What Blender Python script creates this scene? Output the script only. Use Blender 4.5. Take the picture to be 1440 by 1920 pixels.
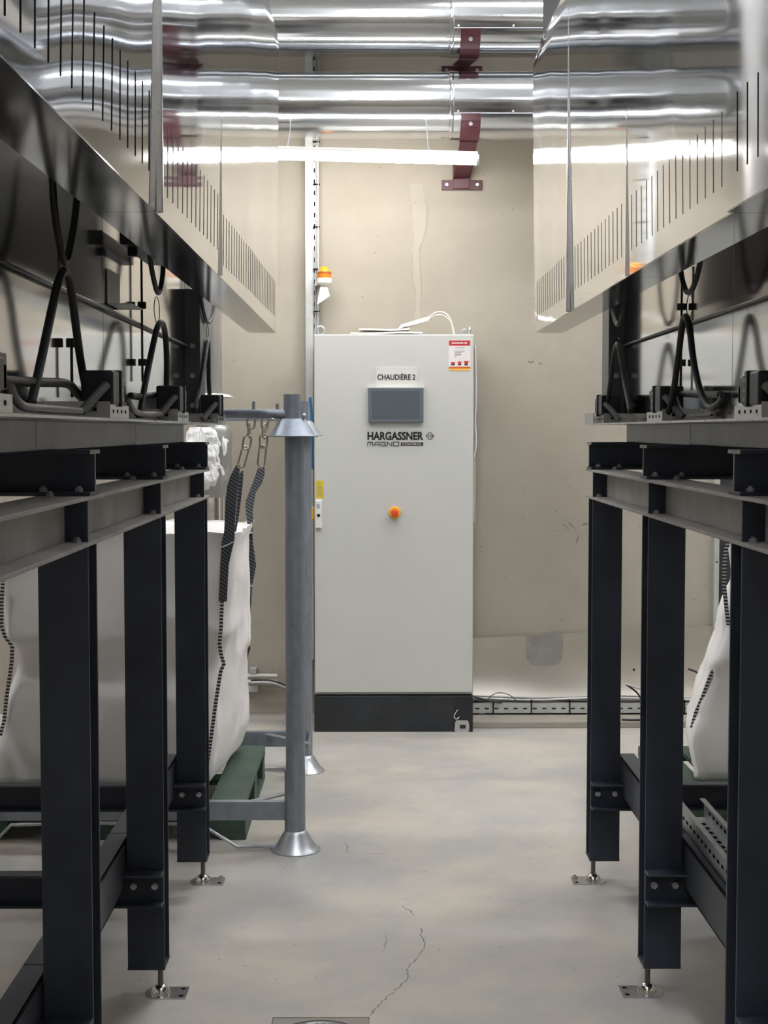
import bpy, bmesh, math, random
from math import pi, sin, cos, radians
from mathutils import Vector, Matrix, noise

random.seed(4)
for o in list(bpy.data.objects):
    bpy.data.objects.remove(o)
S = bpy.context.scene
COL = S.collection

# ------------------------------------------------------------------ camera
F = 2700.0                       # focal length in pixels of the 1440 x 1920 frame
HC = 1.515                       # camera height
PITCH = math.atan(152 / F)
YAW = math.atan(19 / F)
cam = bpy.data.cameras.new('camera')
cam.sensor_fit = 'VERTICAL'
cam.sensor_height = 24.0
cam.lens = F / 1920 * 24.0
cam.clip_start = 0.05
camo = bpy.data.objects.new('camera', cam)
COL.objects.link(camo)
camo.location = (0, 0, HC)
camo.rotation_euler = (pi / 2 - PITCH, 0, -YAW)
S.camera = camo
CR = camo.rotation_euler.to_matrix()

# ------------------------------------------------------------------ light and exposure
S.view_settings.view_transform = 'Standard'
S.view_settings.look = 'None'
S.view_settings.gamma = 1
S.view_settings.use_curve_mapping = False
S.view_settings.exposure = 0.23
W = bpy.data.worlds.new('world')
S.world = W
W.use_nodes = True
W.node_tree.nodes['Background'].inputs[0].default_value = (.8, .85, .9, 1)
W.node_tree.nodes['Background'].inputs[1].default_value = .02
LAMP_E = 62.0          # low batten under the pipes
CEIL_E = 85.0          # unseen ceiling battens, some added as fill
ROOM = dict(x0=-4.6, x1=4.2, y0=-5.0, y1=7.66, z1=5.2)


def ray(px, py):
    return CR @ Vector(((px - 720) / F, (960 - py) / F, -1.0))


def PY(px, py, Y):
    d = ray(px, py)
    t = Y / d.y
    return Vector((d.x * t, Y, HC + d.z * t))


def PX(px, py, X):
    d = ray(px, py)
    t = X / d.x
    return Vector((X, d.y * t, HC + d.z * t))


def PZ(px, py, Z=0.0):
    d = ray(px, py)
    t = (Z - HC) / d.z
    return Vector((d.x * t, d.y * t, Z))


# ------------------------------------------------------------------ materials
def mat(name, col=(.5, .5, .5), rough=.5, metal=0.0, spec=.5, alpha=None, emit=None, trans=0.0):
    m = bpy.data.materials.new(name)
    m.use_nodes = True
    nt = m.node_tree
    b = nt.nodes['Principled BSDF']
    b.inputs['Base Color'].default_value = (*col, 1)
    b.inputs['Roughness'].default_value = rough
    b.inputs['Metallic'].default_value = metal
    b.inputs['Specular IOR Level'].default_value = spec
    if trans:
        b.inputs['Transmission Weight'].default_value = trans
    if emit:
        b.inputs['Emission Color'].default_value = (*emit[0], 1)
        b.inputs['Emission Strength'].default_value = emit[1]
    return m, nt, b


def N(nt, kind, **kw):
    n = nt.nodes.new(kind)
    for k, v in kw.items():
        if k in n.inputs:
            n.inputs[k].default_value = v
        else:
            setattr(n, k, v)
    return n


def mottle(m, nt, b, c1, c2, scale=4, detail=6, bump=0.0, bscale=60, rough=None, stretch=(1, 1, 1), lo=.3, hi=.7):
    L = nt.links.new
    tc = N(nt, 'ShaderNodeTexCoord')
    mp = N(nt, 'ShaderNodeMapping')
    mp.inputs['Scale'].default_value = stretch
    L(tc.outputs['Object'], mp.inputs[0])
    no = N(nt, 'ShaderNodeTexNoise', Scale=scale, Detail=detail, Roughness=.62)
    L(mp.outputs[0], no.inputs['Vector'])
    r = N(nt, 'ShaderNodeValToRGB')
    r.color_ramp.elements[0].position = lo
    r.color_ramp.elements[1].position = hi
    r.color_ramp.elements[0].color = (*c1, 1)
    r.color_ramp.elements[1].color = (*c2, 1)
    L(no.outputs['Fac'], r.inputs[0])
    L(r.outputs[0], b.inputs['Base Color'])
    if rough:
        mr = N(nt, 'ShaderNodeMapRange')
        mr.inputs['To Min'].default_value = rough[0]
        mr.inputs['To Max'].default_value = rough[1]
        L(no.outputs['Fac'], mr.inputs[0])
        L(mr.outputs[0], b.inputs['Roughness'])
    if bump:
        n2 = N(nt, 'ShaderNodeTexNoise', Scale=bscale, Detail=5)
        L(mp.outputs[0], n2.inputs['Vector'])
        bp = N(nt, 'ShaderNodeBump', Strength=bump, Distance=.01)
        L(n2.outputs['Fac'], bp.inputs['Height'])
        L(bp.outputs[0], b.inputs['Normal'])
    return r, mp


M = {}


def concrete(name, c1, c2, c3, rough, cracks=False, nscale=.9):
    m, nt, b = mat(name, c1, .6, spec=.35)
    L = nt.links.new
    tc = N(nt, 'ShaderNodeTexCoord')
    n1 = N(nt, 'ShaderNodeTexNoise', Scale=nscale, Detail=7, Roughness=.62)
    n2 = N(nt, 'ShaderNodeTexNoise', Scale=5.5, Detail=8, Roughness=.7)
    n3 = N(nt, 'ShaderNodeTexNoise', Scale=70, Detail=4, Roughness=.6)
    for n in (n1, n2, n3):
        L(tc.outputs['Object'], n.inputs['Vector'])
    r1 = N(nt, 'ShaderNodeValToRGB')
    r1.color_ramp.elements[0].position = .36
    r1.color_ramp.elements[1].position = .64
    r1.color_ramp.elements[0].color = (*c1, 1)
    r1.color_ramp.elements[1].color = (*c2, 1)
    L(n1.outputs['Fac'], r1.inputs[0])
    r2 = N(nt, 'ShaderNodeValToRGB')
    r2.color_ramp.elements[0].position = .5
    r2.color_ramp.elements[1].position = .78
    L(n2.outputs['Fac'], r2.inputs[0])
    mx = N(nt, 'ShaderNodeMix', data_type='RGBA')
    L(r2.outputs[0], mx.inputs[0])
    L(r1.outputs[0], mx.inputs[6])
    mx.inputs[7].default_value = (*c3, 1)
    last = mx.outputs[2]
    # small pits
    v = N(nt, 'ShaderNodeTexVoronoi', Scale=11.0, Randomness=1.0)
    L(tc.outputs['Object'], v.inputs['Vector'])
    lt = N(nt, 'ShaderNodeMath', operation='LESS_THAN')
    lt.inputs[1].default_value = .058
    L(v.outputs['Distance'], lt.inputs[0])
    m2 = N(nt, 'ShaderNodeMix', data_type='RGBA')
    sc = N(nt, 'ShaderNodeMath', operation='MULTIPLY')
    sc.inputs[1].default_value = .45
    L(lt.outputs[0], sc.inputs[0])
    L(sc.outputs[0], m2.inputs[0])
    L(last, m2.inputs[6])
    m2.inputs[7].default_value = (c1[0] * .4, c1[1] * .38, c1[2] * .36, 1)
    last = m2.outputs[2]
    if cracks:
        nd = N(nt, 'ShaderNodeTexNoise', Scale=5, Detail=6)
        L(tc.outputs['Object'], nd.inputs['Vector'])
        mv = N(nt, 'ShaderNodeMix', data_type='VECTOR')
        mv.inputs[0].default_value = .22
        L(tc.outputs['Object'], mv.inputs[4])
        L(nd.outputs['Color'], mv.inputs[5])
        vv = N(nt, 'ShaderNodeTexVoronoi', Scale=.75, feature='DISTANCE_TO_EDGE')
        L(mv.outputs[1], vv.inputs['Vector'])
        l2 = N(nt, 'ShaderNodeMath', operation='LESS_THAN')
        l2.inputs[1].default_value = .0022
        L(vv.outputs['Distance'], l2.inputs[0])
        g = N(nt, 'ShaderNodeMath', operation='GREATER_THAN')
        g.inputs[1].default_value = .5
        L(n1.outputs['Fac'], g.inputs[0])
        ml = N(nt, 'ShaderNodeMath', operation='MULTIPLY')
        L(l2.outputs[0], ml.inputs[0])
        L(g.outputs[0], ml.inputs[1])
        ms = N(nt, 'ShaderNodeMath', operation='MULTIPLY')
        ms.inputs[1].default_value = .5
        L(ml.outputs[0], ms.inputs[0])
        m3 = N(nt, 'ShaderNodeMix', data_type='RGBA')
        L(ms.outputs[0], m3.inputs[0])
        L(last, m3.inputs[6])
        m3.inputs[7].default_value = (.14, .12, .11, 1)
        last = m3.outputs[2]
    L(last, b.inputs['Base Color'])
    mr = N(nt, 'ShaderNodeMapRange')
    mr.inputs['To Min'].default_value = rough[0]
    mr.inputs['To Max'].default_value = rough[1]
    L(n2.outputs['Fac'], mr.inputs[0])
    L(mr.outputs[0], b.inputs['Roughness'])
    bp = N(nt, 'ShaderNodeBump', Strength=.12, Distance=.004)
    L(n3.outputs['Fac'], bp.inputs['Height'])
    L(bp.outputs[0], b.inputs['Normal'])
    M[name] = m


concrete('wall_concrete', (.315, .285, .235), (.385, .35, .295), (.34, .31, .255), (.6, .85))
concrete('floor_concrete', (.36, .355, .34), (.52, .47, .40), (.40, .39, .37), (.34, .52), nscale=1.7)
concrete('patch_concrete', (.35, .32, .265), (.41, .375, .315), (.365, .335, .28), (.7, .9))
concrete('curb_concrete', (.30, .275, .24), (.36, .33, .285), (.27, .25, .21), (.6, .85))
m, nt, b = mat('ceiling_paint', (.55, .55, .53), .8)
mottle(m, nt, b, (.5, .5, .48), (.6, .6, .58), 1.2)
M['ceiling'] = m


def simple(key, col, rough, metal=0.0, spec=.5, var=.12, scale=8, bump=0.0, bscale=80, stretch=(1, 1, 1), rv=.06):
    m, nt, b = mat(key, col, rough, metal, spec)
    c1 = tuple(max(0, c * (1 - var)) for c in col)
    c2 = tuple(min(1, c * (1 + var)) for c in col)
    mottle(m, nt, b, c1, c2, scale, 5, bump, bscale, (max(.02, rough - rv), rough + rv), stretch)
    M[key] = m
    return m, nt, b


simple('dark_steel', (.029, .036, .052), .42, 0, .35, .25, 5)
simple('beam_mill', (.42, .40, .375), .6, .3, .5, .2, 6)
simple('grey_channel', (.075, .085, .105), .42, .3, .5, .2, 7)
simple('dusty_edge', (.33, .31, .29), .6, .35, .5, .22, 25)
simple('stainless', (.75, .77, .81), .045, 1, .5, .03, 2.5, 0, 30, (1, 1, .25), .02)
simple('stainless_dull', (.60, .60, .60), .28, 1, .5, .08, 5, 0, 30, (1, 1, 1), .08)
simple('stainless_body', (.60, .60, .60), .10, 1, .5, .04, 3, 0, 30, (1, 1, 1), .03)
simple('pipe_aluminium', (.74, .76, .79), .13, 1, .5, .04, 6, .015, 25, (.3, 1, 1), .03)
simple('reflection_grey', (.36, .35, .33), .5, .6, .5, .2, 9)
simple('sheet_aluminium', (.66, .62, .55), .30, .85, .5, .06, 3, .03, 5, (1, 1, 1), .06)
simple('galvanised', (.29, .32, .365), .48, .6, .5, .16, 26, .05, 60, (1, 1, .5), .08)
simple('galv_bright', (.47, .49, .52), .38, .75, .5, .12, 20)
simple('tray_metal', (.58, .60, .58), .42, .55, .5, .1, 14)
simple('chrome', (.72, .70, .68), .14, 1, .5, .05, 6)
simple('brass_chain', (.58, .55, .48), .3, 1, .5, .15, 30)
simple('slot_black', (.006, .006, .007), .8, 0, .1, .1, 5)
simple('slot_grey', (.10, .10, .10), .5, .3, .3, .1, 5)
simple('hood_shade_dark', (.055, .056, .06), .6, .2, .3, .2, 5)
simple('black_plastic', (.012, .013, .018), .38, 0, .45, .2, 9)
simple('cable_rubber', (.028, .026, .026), .5, 0, .4, .25, 12)
simple('cable_grey', (.16, .155, .15), .45, 0, .4, .15, 12)
simple('post_paint', (.10, .105, .12), .36, .3, .5, .12, 6)
simple('slab_metal', (.26, .265, .27), .42, .5, .5, .18, 7, .03, 30)
simple('cabinet_paint', (.56, .565, .53), .46, 0, .45, .02, 3, .03, 400)
simple('cabinet_rim', (.46, .46, .43), .5, 0, .4, .03, 4)
simple('plinth_paint', (.022, .025, .029), .42, 0, .4, .25, 9)
simple('screen_glass', (.085, .105, .125), .16, 0, .5, .05, 3)
simple('screen_bezel', (.115, .135, .155), .32, 0, .5, .05, 3)
simple('plate_white', (.66, .65, .61), .45, 0, .4, .02, 5)
simple('paper_white', (.80, .76, .70), .75, 0, .3, .03, 12)
simple('print_black', (.018, .018, .018), .5, 0, .3, .1, 5)
simple('print_grey', (.33, .33, .32), .6, 0, .3, .1, 5)
simple('sticker_white', (.74, .70, .68), .5, 0, .3, .03, 8)
simple('sticker_red', (.50, .035, .045), .5, 0, .3, .08, 8)
simple('sticker_orange', (.58, .13, .02), .5, 0, .3, .08, 8)
simple('sticker_yellow', (.80, .50, .10), .5, 0, .3, .08, 8)
simple('caution_yellow', (.70, .52, .015), .5, 0, .4, .06, 8)
simple('switch_yellow', (.85, .42, .02), .4, 0, .5, .05, 8)
simple('stop_red', (.75, .07, .03), .38, 0, .5, .05, 8)
simple('beacon_orange', (.90, .33, .015), .2, 0, .6, .1, 10)
simple('plastic_white', (.78, .77, .74), .4, 0, .5, .03, 8)
simple('bracket_maroon', (.075, .02, .028), .42, .1, .5, .15, 9)
simple('pallet_green', (.060, .098, .075), .55, .1, .4, .3, 7, .05, 50)
simple('flue_metal', (.42, .41, .39), .33, .7, .5, .06, 6)
simple('foil_grey', (.34, .335, .32), .4, .5, .5, .08, 8, .2, 18)
simple('cable_blue', (.05, .22, .48), .45, 0, .4, .1, 9)
simple('cable_white', (.68, .66, .62), .5, 0, .4, .05, 9)
simple('conduit_grey', (.42, .41, .39), .55, 0, .4, .1, 9)
simple('scuff_brown', (.17, .14, .11), .8, 0, .2, .2, 20)
simple('crack_dark', (.20, .185, .165), .8, 0, .2, .2, 20)
simple('rod_steel', (.16, .145, .135), .35, .8, .5, .1, 9)
simple('rod_dark', (.05, .05, .05), .35, .7, .5, .1, 9)
simple('mass_dark', (.035, .036, .04), .5, .2, .4, .4, 14)
# woven bag
m, nt, b = simple('bag_fabric', (.90, .88, .865), .62, 0, .35, .035, 3, .55, 7)
b.inputs['Subsurface Weight'].default_value = .12
b.inputs['Subsurface Radius'].default_value = (.03, .028, .026)
m, nt, b = simple('bag_liner', (.86, .85, .83), .3, 0, .5, .04, 10, .5, 22)
m, nt, b = simple('plastic_wrap', (.86, .86, .85), .2, 0, .6, .04, 9, .6, 30)
# webbing with stitched ticks
for key, ca, cb_, sc in (('webbing', (.020, .024, .031), (.12, .13, .145), 42), ('stitched_webbing', (.02, .02, .022), (.60, .60, .58), 24)):
    m, nt, b = mat(key, ca, .8)
    tc = N(nt, 'ShaderNodeTexCoord')
    wv = N(nt, 'ShaderNodeTexWave', Scale=sc, Distortion=.6, Detail=1)
    wv.bands_direction = 'Z' if key == 'stitched_webbing' else 'DIAGONAL'
    nt.links.new(tc.outputs['Object'], wv.inputs['Vector'])
    r = N(nt, 'ShaderNodeValToRGB')
    r.color_ramp.elements[0].position = .45
    r.color_ramp.elements[1].position = .62
    r.color_ramp.elements[0].color = (*ca, 1)
    r.color_ramp.elements[1].color = (*cb_, 1)
    nt.links.new(wv.outputs['Fac'], r.inputs[0])
    nt.links.new(r.outputs[0], b.inputs['Base Color'])
    M[key] = m
m, nt, b = mat('lamp_diffuser', (.9, .9, .9), .5, emit=((1.0, .965, .91), LAMP_E))
M['lamp'] = m
m, nt, b = mat('unseen_batten_diffuser', (.9, .9, .9), .5, emit=((.95, .965, 1.0), CEIL_E))
M['ceil_lamp'] = m

# ------------------------------------------------------------------ mesh helpers
BASE = {}


class MB:
    def __init__(self):
        self.v, self.f = [], []

    def add(self, vs, fs):
        n = len(self.v)
        self.v += [Vector(p) for p in vs]
        self.f += [tuple(i + n for i in f) for f in fs]
        return self

    def box(self, x0, x1, y0, y1, z0, z1):
        x0, x1 = min(x0, x1), max(x0, x1)
        y0, y1 = min(y0, y1), max(y0, y1)
        z0, z1 = min(z0, z1), max(z0, z1)
        vs = [(x, y, z) for z in (z0, z1) for y in (y0, y1) for x in (x0, x1)]
        return self.add(vs, [(0, 2, 3, 1), (4, 5, 7, 6), (0, 1, 5, 4), (2, 6, 7, 3), (0, 4, 6, 2), (1, 3, 7, 5)])

    def bar(self, p, q, w, h, up=(0, 0, 1)):
        p, q = Vector(p), Vector(q)
        d = (q - p).normalized()
        s = d.cross(Vector(up)).normalized() * (w / 2)
        u = s.cross(d).normalized() * (h / 2)
        vs = []
        for c in (p, q):
            vs += [c - s - u, c + s - u, c + s + u, c - s + u]
        return self.add(vs, [(0, 3, 2, 1), (4, 5, 6, 7), (0, 1, 5, 4), (1, 2, 6, 5), (2, 3, 7, 6), (3, 0, 4, 7)])

    def cyl(self, p, q, r0, r1=None, n=20, cap=True):
        r1 = r0 if r1 is None else r1
        p, q = Vector(p), Vector(q)
        d = (q - p).normalized()
        a = d.orthogonal().normalized()
        c = d.cross(a)
        vs, fs = [], []
        for k in range(n):
            t = 2 * pi * k / n
            e = a * cos(t) + c * sin(t)
            vs += [p + e * r0, q + e * r1]
        for k in range(n):
            j = (k + 1) % n
            fs.append((2 * k, 2 * j, 2 * j + 1, 2 * k + 1))
        if cap:
            fs.append(tuple(2 * k for k in reversed(range(n))))
            fs.append(tuple(2 * k + 1 for k in range(n)))
        return self.add(vs, fs)

    def lathe(self, c, prof, n=32, axis=(0, 0, 1)):
        """prof: (radius, height) pairs about the axis through c"""
        c = Vector(c)
        d = Vector(axis).normalized()
        a = d.orthogonal().normalized()
        e = d.cross(a)
        vs, fs = [], []
        for r, h in prof:
            for k in range(n):
                t = 2 * pi * k / n
                vs.append(c + d * h + (a * cos(t) + e * sin(t)) * r)
        for i in range(len(prof) - 1):
            for k in range(n):
                j = (k + 1) % n
                fs.append((i * n + k, i * n + j, (i + 1) * n + j, (i + 1) * n + k))
        fs.append(tuple(reversed(range(n))))
        fs.append(tuple((len(prof) - 1) * n + k for k in range(n)))
        return self.add(vs, fs)

    def tube(self, pts, r, n=8, closed=False, smooth=0):
        pts = [Vector(p) for p in pts]
        for _ in range(smooth):
            out = [] if closed else [pts[0]]
            rng = range(len(pts)) if closed else range(len(pts) - 1)
            for i in rng:
                p, q = pts[i], pts[(i + 1) % len(pts)]
                out += [p * .75 + q * .25, p * .25 + q * .75]
            if not closed:
                out.append(pts[-1])
            pts = out
        vs, fs = [], []
        m = len(pts)
        prev = None
        for i, p in enumerate(pts):
            if closed:
                d = (pts[(i + 1) % m] - pts[i - 1]).normalized()
            else:
                d = (pts[min(i + 1, m - 1)] - pts[max(i - 1, 0)]).normalized()
            if prev is None:
                a = d.orthogonal().normalized()
            else:
                a = (prev - d * prev.dot(d)).normalized()
            prev = a
            e = d.cross(a)
            rr = r[i] if isinstance(r, (list, tuple)) else r
            for k in range(n):
                t = 2 * pi * k / n
                vs.append(p + (a * cos(t) + e * sin(t)) * rr)
        for i in range(m if closed else m - 1):
            i2 = (i + 1) % m
            for k in range(n):
                j = (k + 1) % n
                fs.append((i * n + k, i * n + j, i2 * n + j, i2 * n + k))
        if not closed:
            fs.append(tuple(reversed(range(n))))
            fs.append(tuple((m - 1) * n + k for k in range(n)))
        return self.add(vs, fs)

    def ribbon(self, left, right, t):
        """strap from two edge lists, given a thickness along the strip normal"""
        left = [Vector(p) for p in left]
        right = [Vector(p) for p in right]
        m = len(left)
        vs, fs = [], []
        for i in range(m):
            d = left[min(i + 1, m - 1)] - left[max(i - 1, 0)]
            nn = d.cross(right[i] - left[i])
            nn = nn.normalized() * (t / 2) if nn.length > 1e-9 else Vector((0, t / 2, 0))
            vs += [left[i] - nn, right[i] - nn, right[i] + nn, left[i] + nn]
        for i in range(m - 1):
            a, b_ = 4 * i, 4 * i + 4
            for k in range(4):
                j = (k + 1) % 4
                fs.append((a + k, a + j, b_ + j, b_ + k))
        fs += [(3, 2, 1, 0), tuple(4 * (m - 1) + k for k in range(4))]
        return self.add(vs, fs)

    def sheet(self, fn, nu, nv):
        vs = [fn(i / nu, j / nv) for j in range(nv + 1) for i in range(nu + 1)]
        fs = [(j * (nu + 1) + i, j * (nu + 1) + i + 1, (j + 1) * (nu + 1) + i + 1, (j + 1) * (nu + 1) + i)
              for j in range(nv) for i in range(nu)]
        return self.add(vs, fs)

    def build(self, name, m, parent=None, smooth=False, thick=0.0, bevel=0.0, base=None):
        me = bpy.data.meshes.new(name)
        off = BASE.get(parent.name, Vector()) if parent else Vector(base or (0, 0, 0))
        me.from_pydata([p - off for p in self.v], [], self.f)
        bm = bmesh.new()
        bm.from_mesh(me)
        bmesh.ops.recalc_face_normals(bm, faces=bm.faces)
        bm.to_mesh(me)
        bm.free()
        me.materials.append(M[m] if isinstance(m, str) else m)
        o = bpy.data.objects.new(name, me)
        COL.objects.link(o)
        if parent:
            o.parent = parent
            BASE[o.name] = off
        elif base:
            o.location = off
            BASE[o.name] = off
        if smooth:
            for p in me.polygons:
                p.use_smooth = True
            if smooth == 'auto':
                try:
                    me.set_sharp_from_angle(angle=radians(38))
                except Exception:
                    pass
        if thick:
            s = o.modifiers.new('thickness', 'SOLIDIFY')
            s.thickness = thick
            s.offset = 0
        if bevel:
            s = o.modifiers.new('edges', 'BEVEL')
            s.width = bevel
            s.segments = 2
            s.limit_method = 'ANGLE'
        return o


def thing(name, label, cat, loc=(0, 0, 0), group=None):
    o = bpy.data.objects.new(name, None)
    COL.objects.link(o)
    o.location = loc
    o.empty_display_size = .1
    BASE[o.name] = Vector(loc)
    tag(o, label, cat, group)
    return o


def tag(o, label, cat=None, group=None, kind=None):
    if label:
        o['label'] = label
    if cat:
        o['category'] = cat
    if group:
        o['group'] = group
    if kind:
        o['kind'] = kind
    return o


def struct(o):
    o['kind'] = 'structure'
    return o


def shared(name, src, parent, loc):
    """a copy of src (shares its mesh) parented to parent; loc in world space is added to the mesh"""
    c = bpy.data.objects.new(name, src.data)
    COL.objects.link(c)
    c.parent = parent
    c.location = Vector(loc)
    return c


def piece(name, me, m, parent, loc):
    """object from a shared mesh centred on its own origin, placed at world loc"""
    if not me.materials:
        me.materials.append(M[m])
    c = bpy.data.objects.new(name, me)
    COL.objects.link(c)
    c.parent = parent
    c.location = Vector(loc) - (BASE.get(parent.name, Vector()) if parent else Vector())
    if parent:
        BASE[c.name] = Vector(loc)
    return c


def mesh_of(mb, name, smooth=False):
    me = bpy.data.meshes.new(name)
    me.from_pydata(mb.v, [], mb.f)
    bm = bmesh.new()
    bm.from_mesh(me)
    bmesh.ops.recalc_face_normals(bm, faces=bm.faces)
    bm.to_mesh(me)
    bm.free()
    if smooth:
        for p in me.polygons:
            p.use_smooth = True
    return me


def text(body, m, parent, name, x0, x1, zb, zt, Y, bold=0.0, flip=False):
    """flat lettering facing -Y, fitted to the box x0..x1, zb..zt"""
    cu = bpy.data.curves.new(name, 'FONT')
    cu.body = body
    cu.size = 1.0
    cu.offset = bold
    cu.resolution_u = 3
    t = bpy.data.objects.new(name, cu)
    COL.objects.link(t)
    bpy.context.view_layer.update()
    dg = bpy.context.evaluated_depsgraph_get()
    me = bpy.data.meshes.new_from_object(t.evaluated_get(dg))
    bpy.data.objects.remove(t)
    xs = [v.co.x for v in me.vertices]
    ys = [v.co.y for v in me.vertices]
    ax, bx, ay, by = min(xs), max(xs), min(ys), max(ys)
    off = BASE.get(parent.name, Vector())
    for v in me.vertices:
        u = (v.co.x - ax) / (bx - ax)
        w = (v.co.y - ay) / (by - ay)
        v.co = Vector((x0 + u * (x1 - x0), Y, zb + w * (zt - zb))) - off
    me.materials.clear()
    me.materials.append(M[m])
    o = bpy.data.objects.new(name, me)
    COL.objects.link(o)
    o.parent = parent
    BASE[o.name] = off
    return o


def ibeam(mb, axis, c0, c1, s0, s1, t0, t1, tf=.008, tw=.006, flange='t'):
    """I section along axis ('x','y','z') from c0 to c1; s,t the two other axes in xyz order.
    flange 't': flanges are plates at t0 and t1 spanning s; 's': plates at s0 and s1 spanning t"""
    def bx(a0, a1, b0, b1):
        if axis == 'z':
            mb.box(a0, a1, b0, b1, c0, c1)
        elif axis == 'y':
            mb.box(a0, a1, c0, c1, b0, b1)
        else:
            mb.box(c0, c1, a0, a1, b0, b1)
    s0, s1 = min(s0, s1), max(s0, s1)
    t0, t1 = min(t0, t1), max(t0, t1)
    if flange == 't':
        bx(s0, s1, t0, t0 + tf)
        bx(s0, s1, t1 - tf, t1)
        sm = (s0 + s1) / 2
        bx(sm - tw / 2, sm + tw / 2, t0 + tf, t1 - tf)
    else:
        bx(s0, s0 + tf, t0, t1)
        bx(s1 - tf, s1, t0, t1)
        tm = (t0 + t1) / 2
        bx(s0 + tf, s1 - tf, tm - tw / 2, tm + tw / 2)
    return mb


# ================================================================== THE ROOM
R = ROOM
DRAIN = (PZ(602, 1907).x, PZ(602, 1907).y - .125)
dx, dy, dr = DRAIN[0], DRAIN[1], .125
mb = MB()
for a in ((R['x0'], dx - dr, R['y0'], R['y1'] + .2), (dx + dr, R['x1'], R['y0'], R['y1'] + .2),
          (dx - dr, dx + dr, R['y0'], dy - dr), (dx - dr, dx + dr, dy + dr, R['y1'] + .2)):
    mb.box(a[0], a[1], a[2], a[3], -.1, 0)
struct(mb.build('floor', 'floor_concrete'))
struct(MB().box(R['x0'], R['x1'], R['y1'], R['y1'] + .2, 0, R['z1']).build('wall_back', 'wall_concrete'))
struct(MB().box(R['x0'] - .2, R['x0'], R['y0'], R['y1'] + .2, 0, R['z1']).build('wall_left', 'wall_concrete'))
struct(MB().box(R['x1'], R['x1'] + .2, R['y0'], R['y1'] + .2, 0, R['z1']).build('wall_right', 'wall_concrete'))
struct(MB().box(R['x0'] - .2, R['x1'] + .2, R['y0'] - .2, R['y0'], 0, R['z1']).build('wall_front', 'wall_concrete'))
struct(MB().box(R['x0'] - .2, R['x1'] + .2, R['y0'] - .2, R['y1'] + .2, R['z1'], R['z1'] + .2).build('ceiling', 'ceiling'))
# curb along the foot of the back wall, right of the cabinet
cx0 = .50
struct(MB().box(cx0, R['x1'], 7.27, R['y1'], 0, .033).build('trim_1', 'curb_concrete', bevel=.004))
# smeared mortar over a pour joint on the wall
mb = MB()
pts = [(770, 345), (775, 420), (772, 500), (780, 560), (776, 602), (788, 602), (790, 540), (786, 470), (800, 430), (797, 380), (790, 345)]
dense = []
for (ax_, ay_), (bx_, by_) in zip(pts, pts[1:] + pts[:1]):
    nn = max(2, int(math.hypot(bx_ - ax_, by_ - ay_) / 6))
    for k in range(nn):
        dense.append((ax_ + (bx_ - ax_) * k / nn + random.uniform(-2.2, 2.2), ay_ + (by_ - ay_) * k / nn))
vs = [PY(px, py, R['y1'] - .002) for px, py in dense]
mb.add(vs, [tuple(range(len(vs)))])
o = mb.build('wall_mortar_patch', 'patch_concrete', thick=.003)
struct(o)
o.parent = bpy.data.objects['wall_back']
# scuff marks on the wall beside the frame
for pts in (((1055, 982), (1062, 988), (1067, 996)), ((1066, 980), (1074, 986), (1080, 995)), ((1092, 984), (1098, 981), (1103, 983)), ((1080, 1018), (1083, 1010), (1085, 1004)), ((990, 678), (997, 680), (1000, 677)), ((1010, 681), (1016, 683))):
    le = [PY(a_, b_ - 1.2, R['y1'] - .0012) for a_, b_ in pts]
    re2 = [PY(a_ + .8, b_ + 1.2, R['y1'] - .0012) for a_, b_ in pts]
    so = MB().ribbon(le, re2, .001).build('wall_scuff', 'scuff_brown', bpy.data.objects['wall_back'])
# dark service door with galvanised edge strip at the far right of the wall
dX = PY(1346, 1100, 7.62).x
do = struct(MB().box(dX, dX + .9, 7.63, 7.66, .0, 2.1).build('door_1', 'mass_dark'))
MB().box(dX - .022, dX + .004, 7.615, 7.66, .0, 2.12).build('door_frame', 'tray_metal', do)
for z in (.5, .82, 1.1):
    MB().cyl((dX - .01, 7.606, z), (dX - .01, 7.616, z), .005, n=8).build('screw', 'rod_dark', do)

# hairline cracks in the floor
Z8 = lambda x, y: (400 + x / 2.057, 1480 + y / 2.057)
for pts, w in (([(606, 872), (630, 842), (650, 820), (678, 797), (700, 778), (722, 762), (738, 740), (752, 716), (744, 694), (768, 668), (790, 642), (806, 622), (813, 596), (804, 570), (800, 536)], .0022),
               ([(722, 448), (740, 458), (764, 470), (772, 486)], .0025), ([(506, 205), (518, 222), (514, 246)], .002),
               ([(668, 560), (664, 590), (655, 625)], .0016), ([(590, 250), (640, 246), (676, 250)], .0018)):
    P = [PZ(*Z8(a_, b_)) for a_, b_ in pts]
    Q = []
    for p, q in zip(P[:-1], P[1:]):
        for k in range(4):
            e = p.lerp(q, k / 4)
            Q.append(e + Vector((random.uniform(-.004, .004), random.uniform(-.004, .004), 0)))
    Q.append(P[-1])
    mb = MB()
    vs, fs = [], []
    for i, q in enumerate(Q):
        d_ = (Q[min(i + 1, len(Q) - 1)] - Q[max(i - 1, 0)]).normalized()
        e = Vector((-d_.y, d_.x, 0)) * w * (.35 + .65 * random.random())
        vs += [q + e + Vector((0, 0, .0004)), q - e + Vector((0, 0, .0004))]
    fs = [(2 * i, 2 * i + 1, 2 * i + 3, 2 * i + 2) for i in range(len(Q) - 1)]
    mb.add(vs, fs).build('floor_crack', 'crack_dark', bpy.data.objects['floor'])
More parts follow.
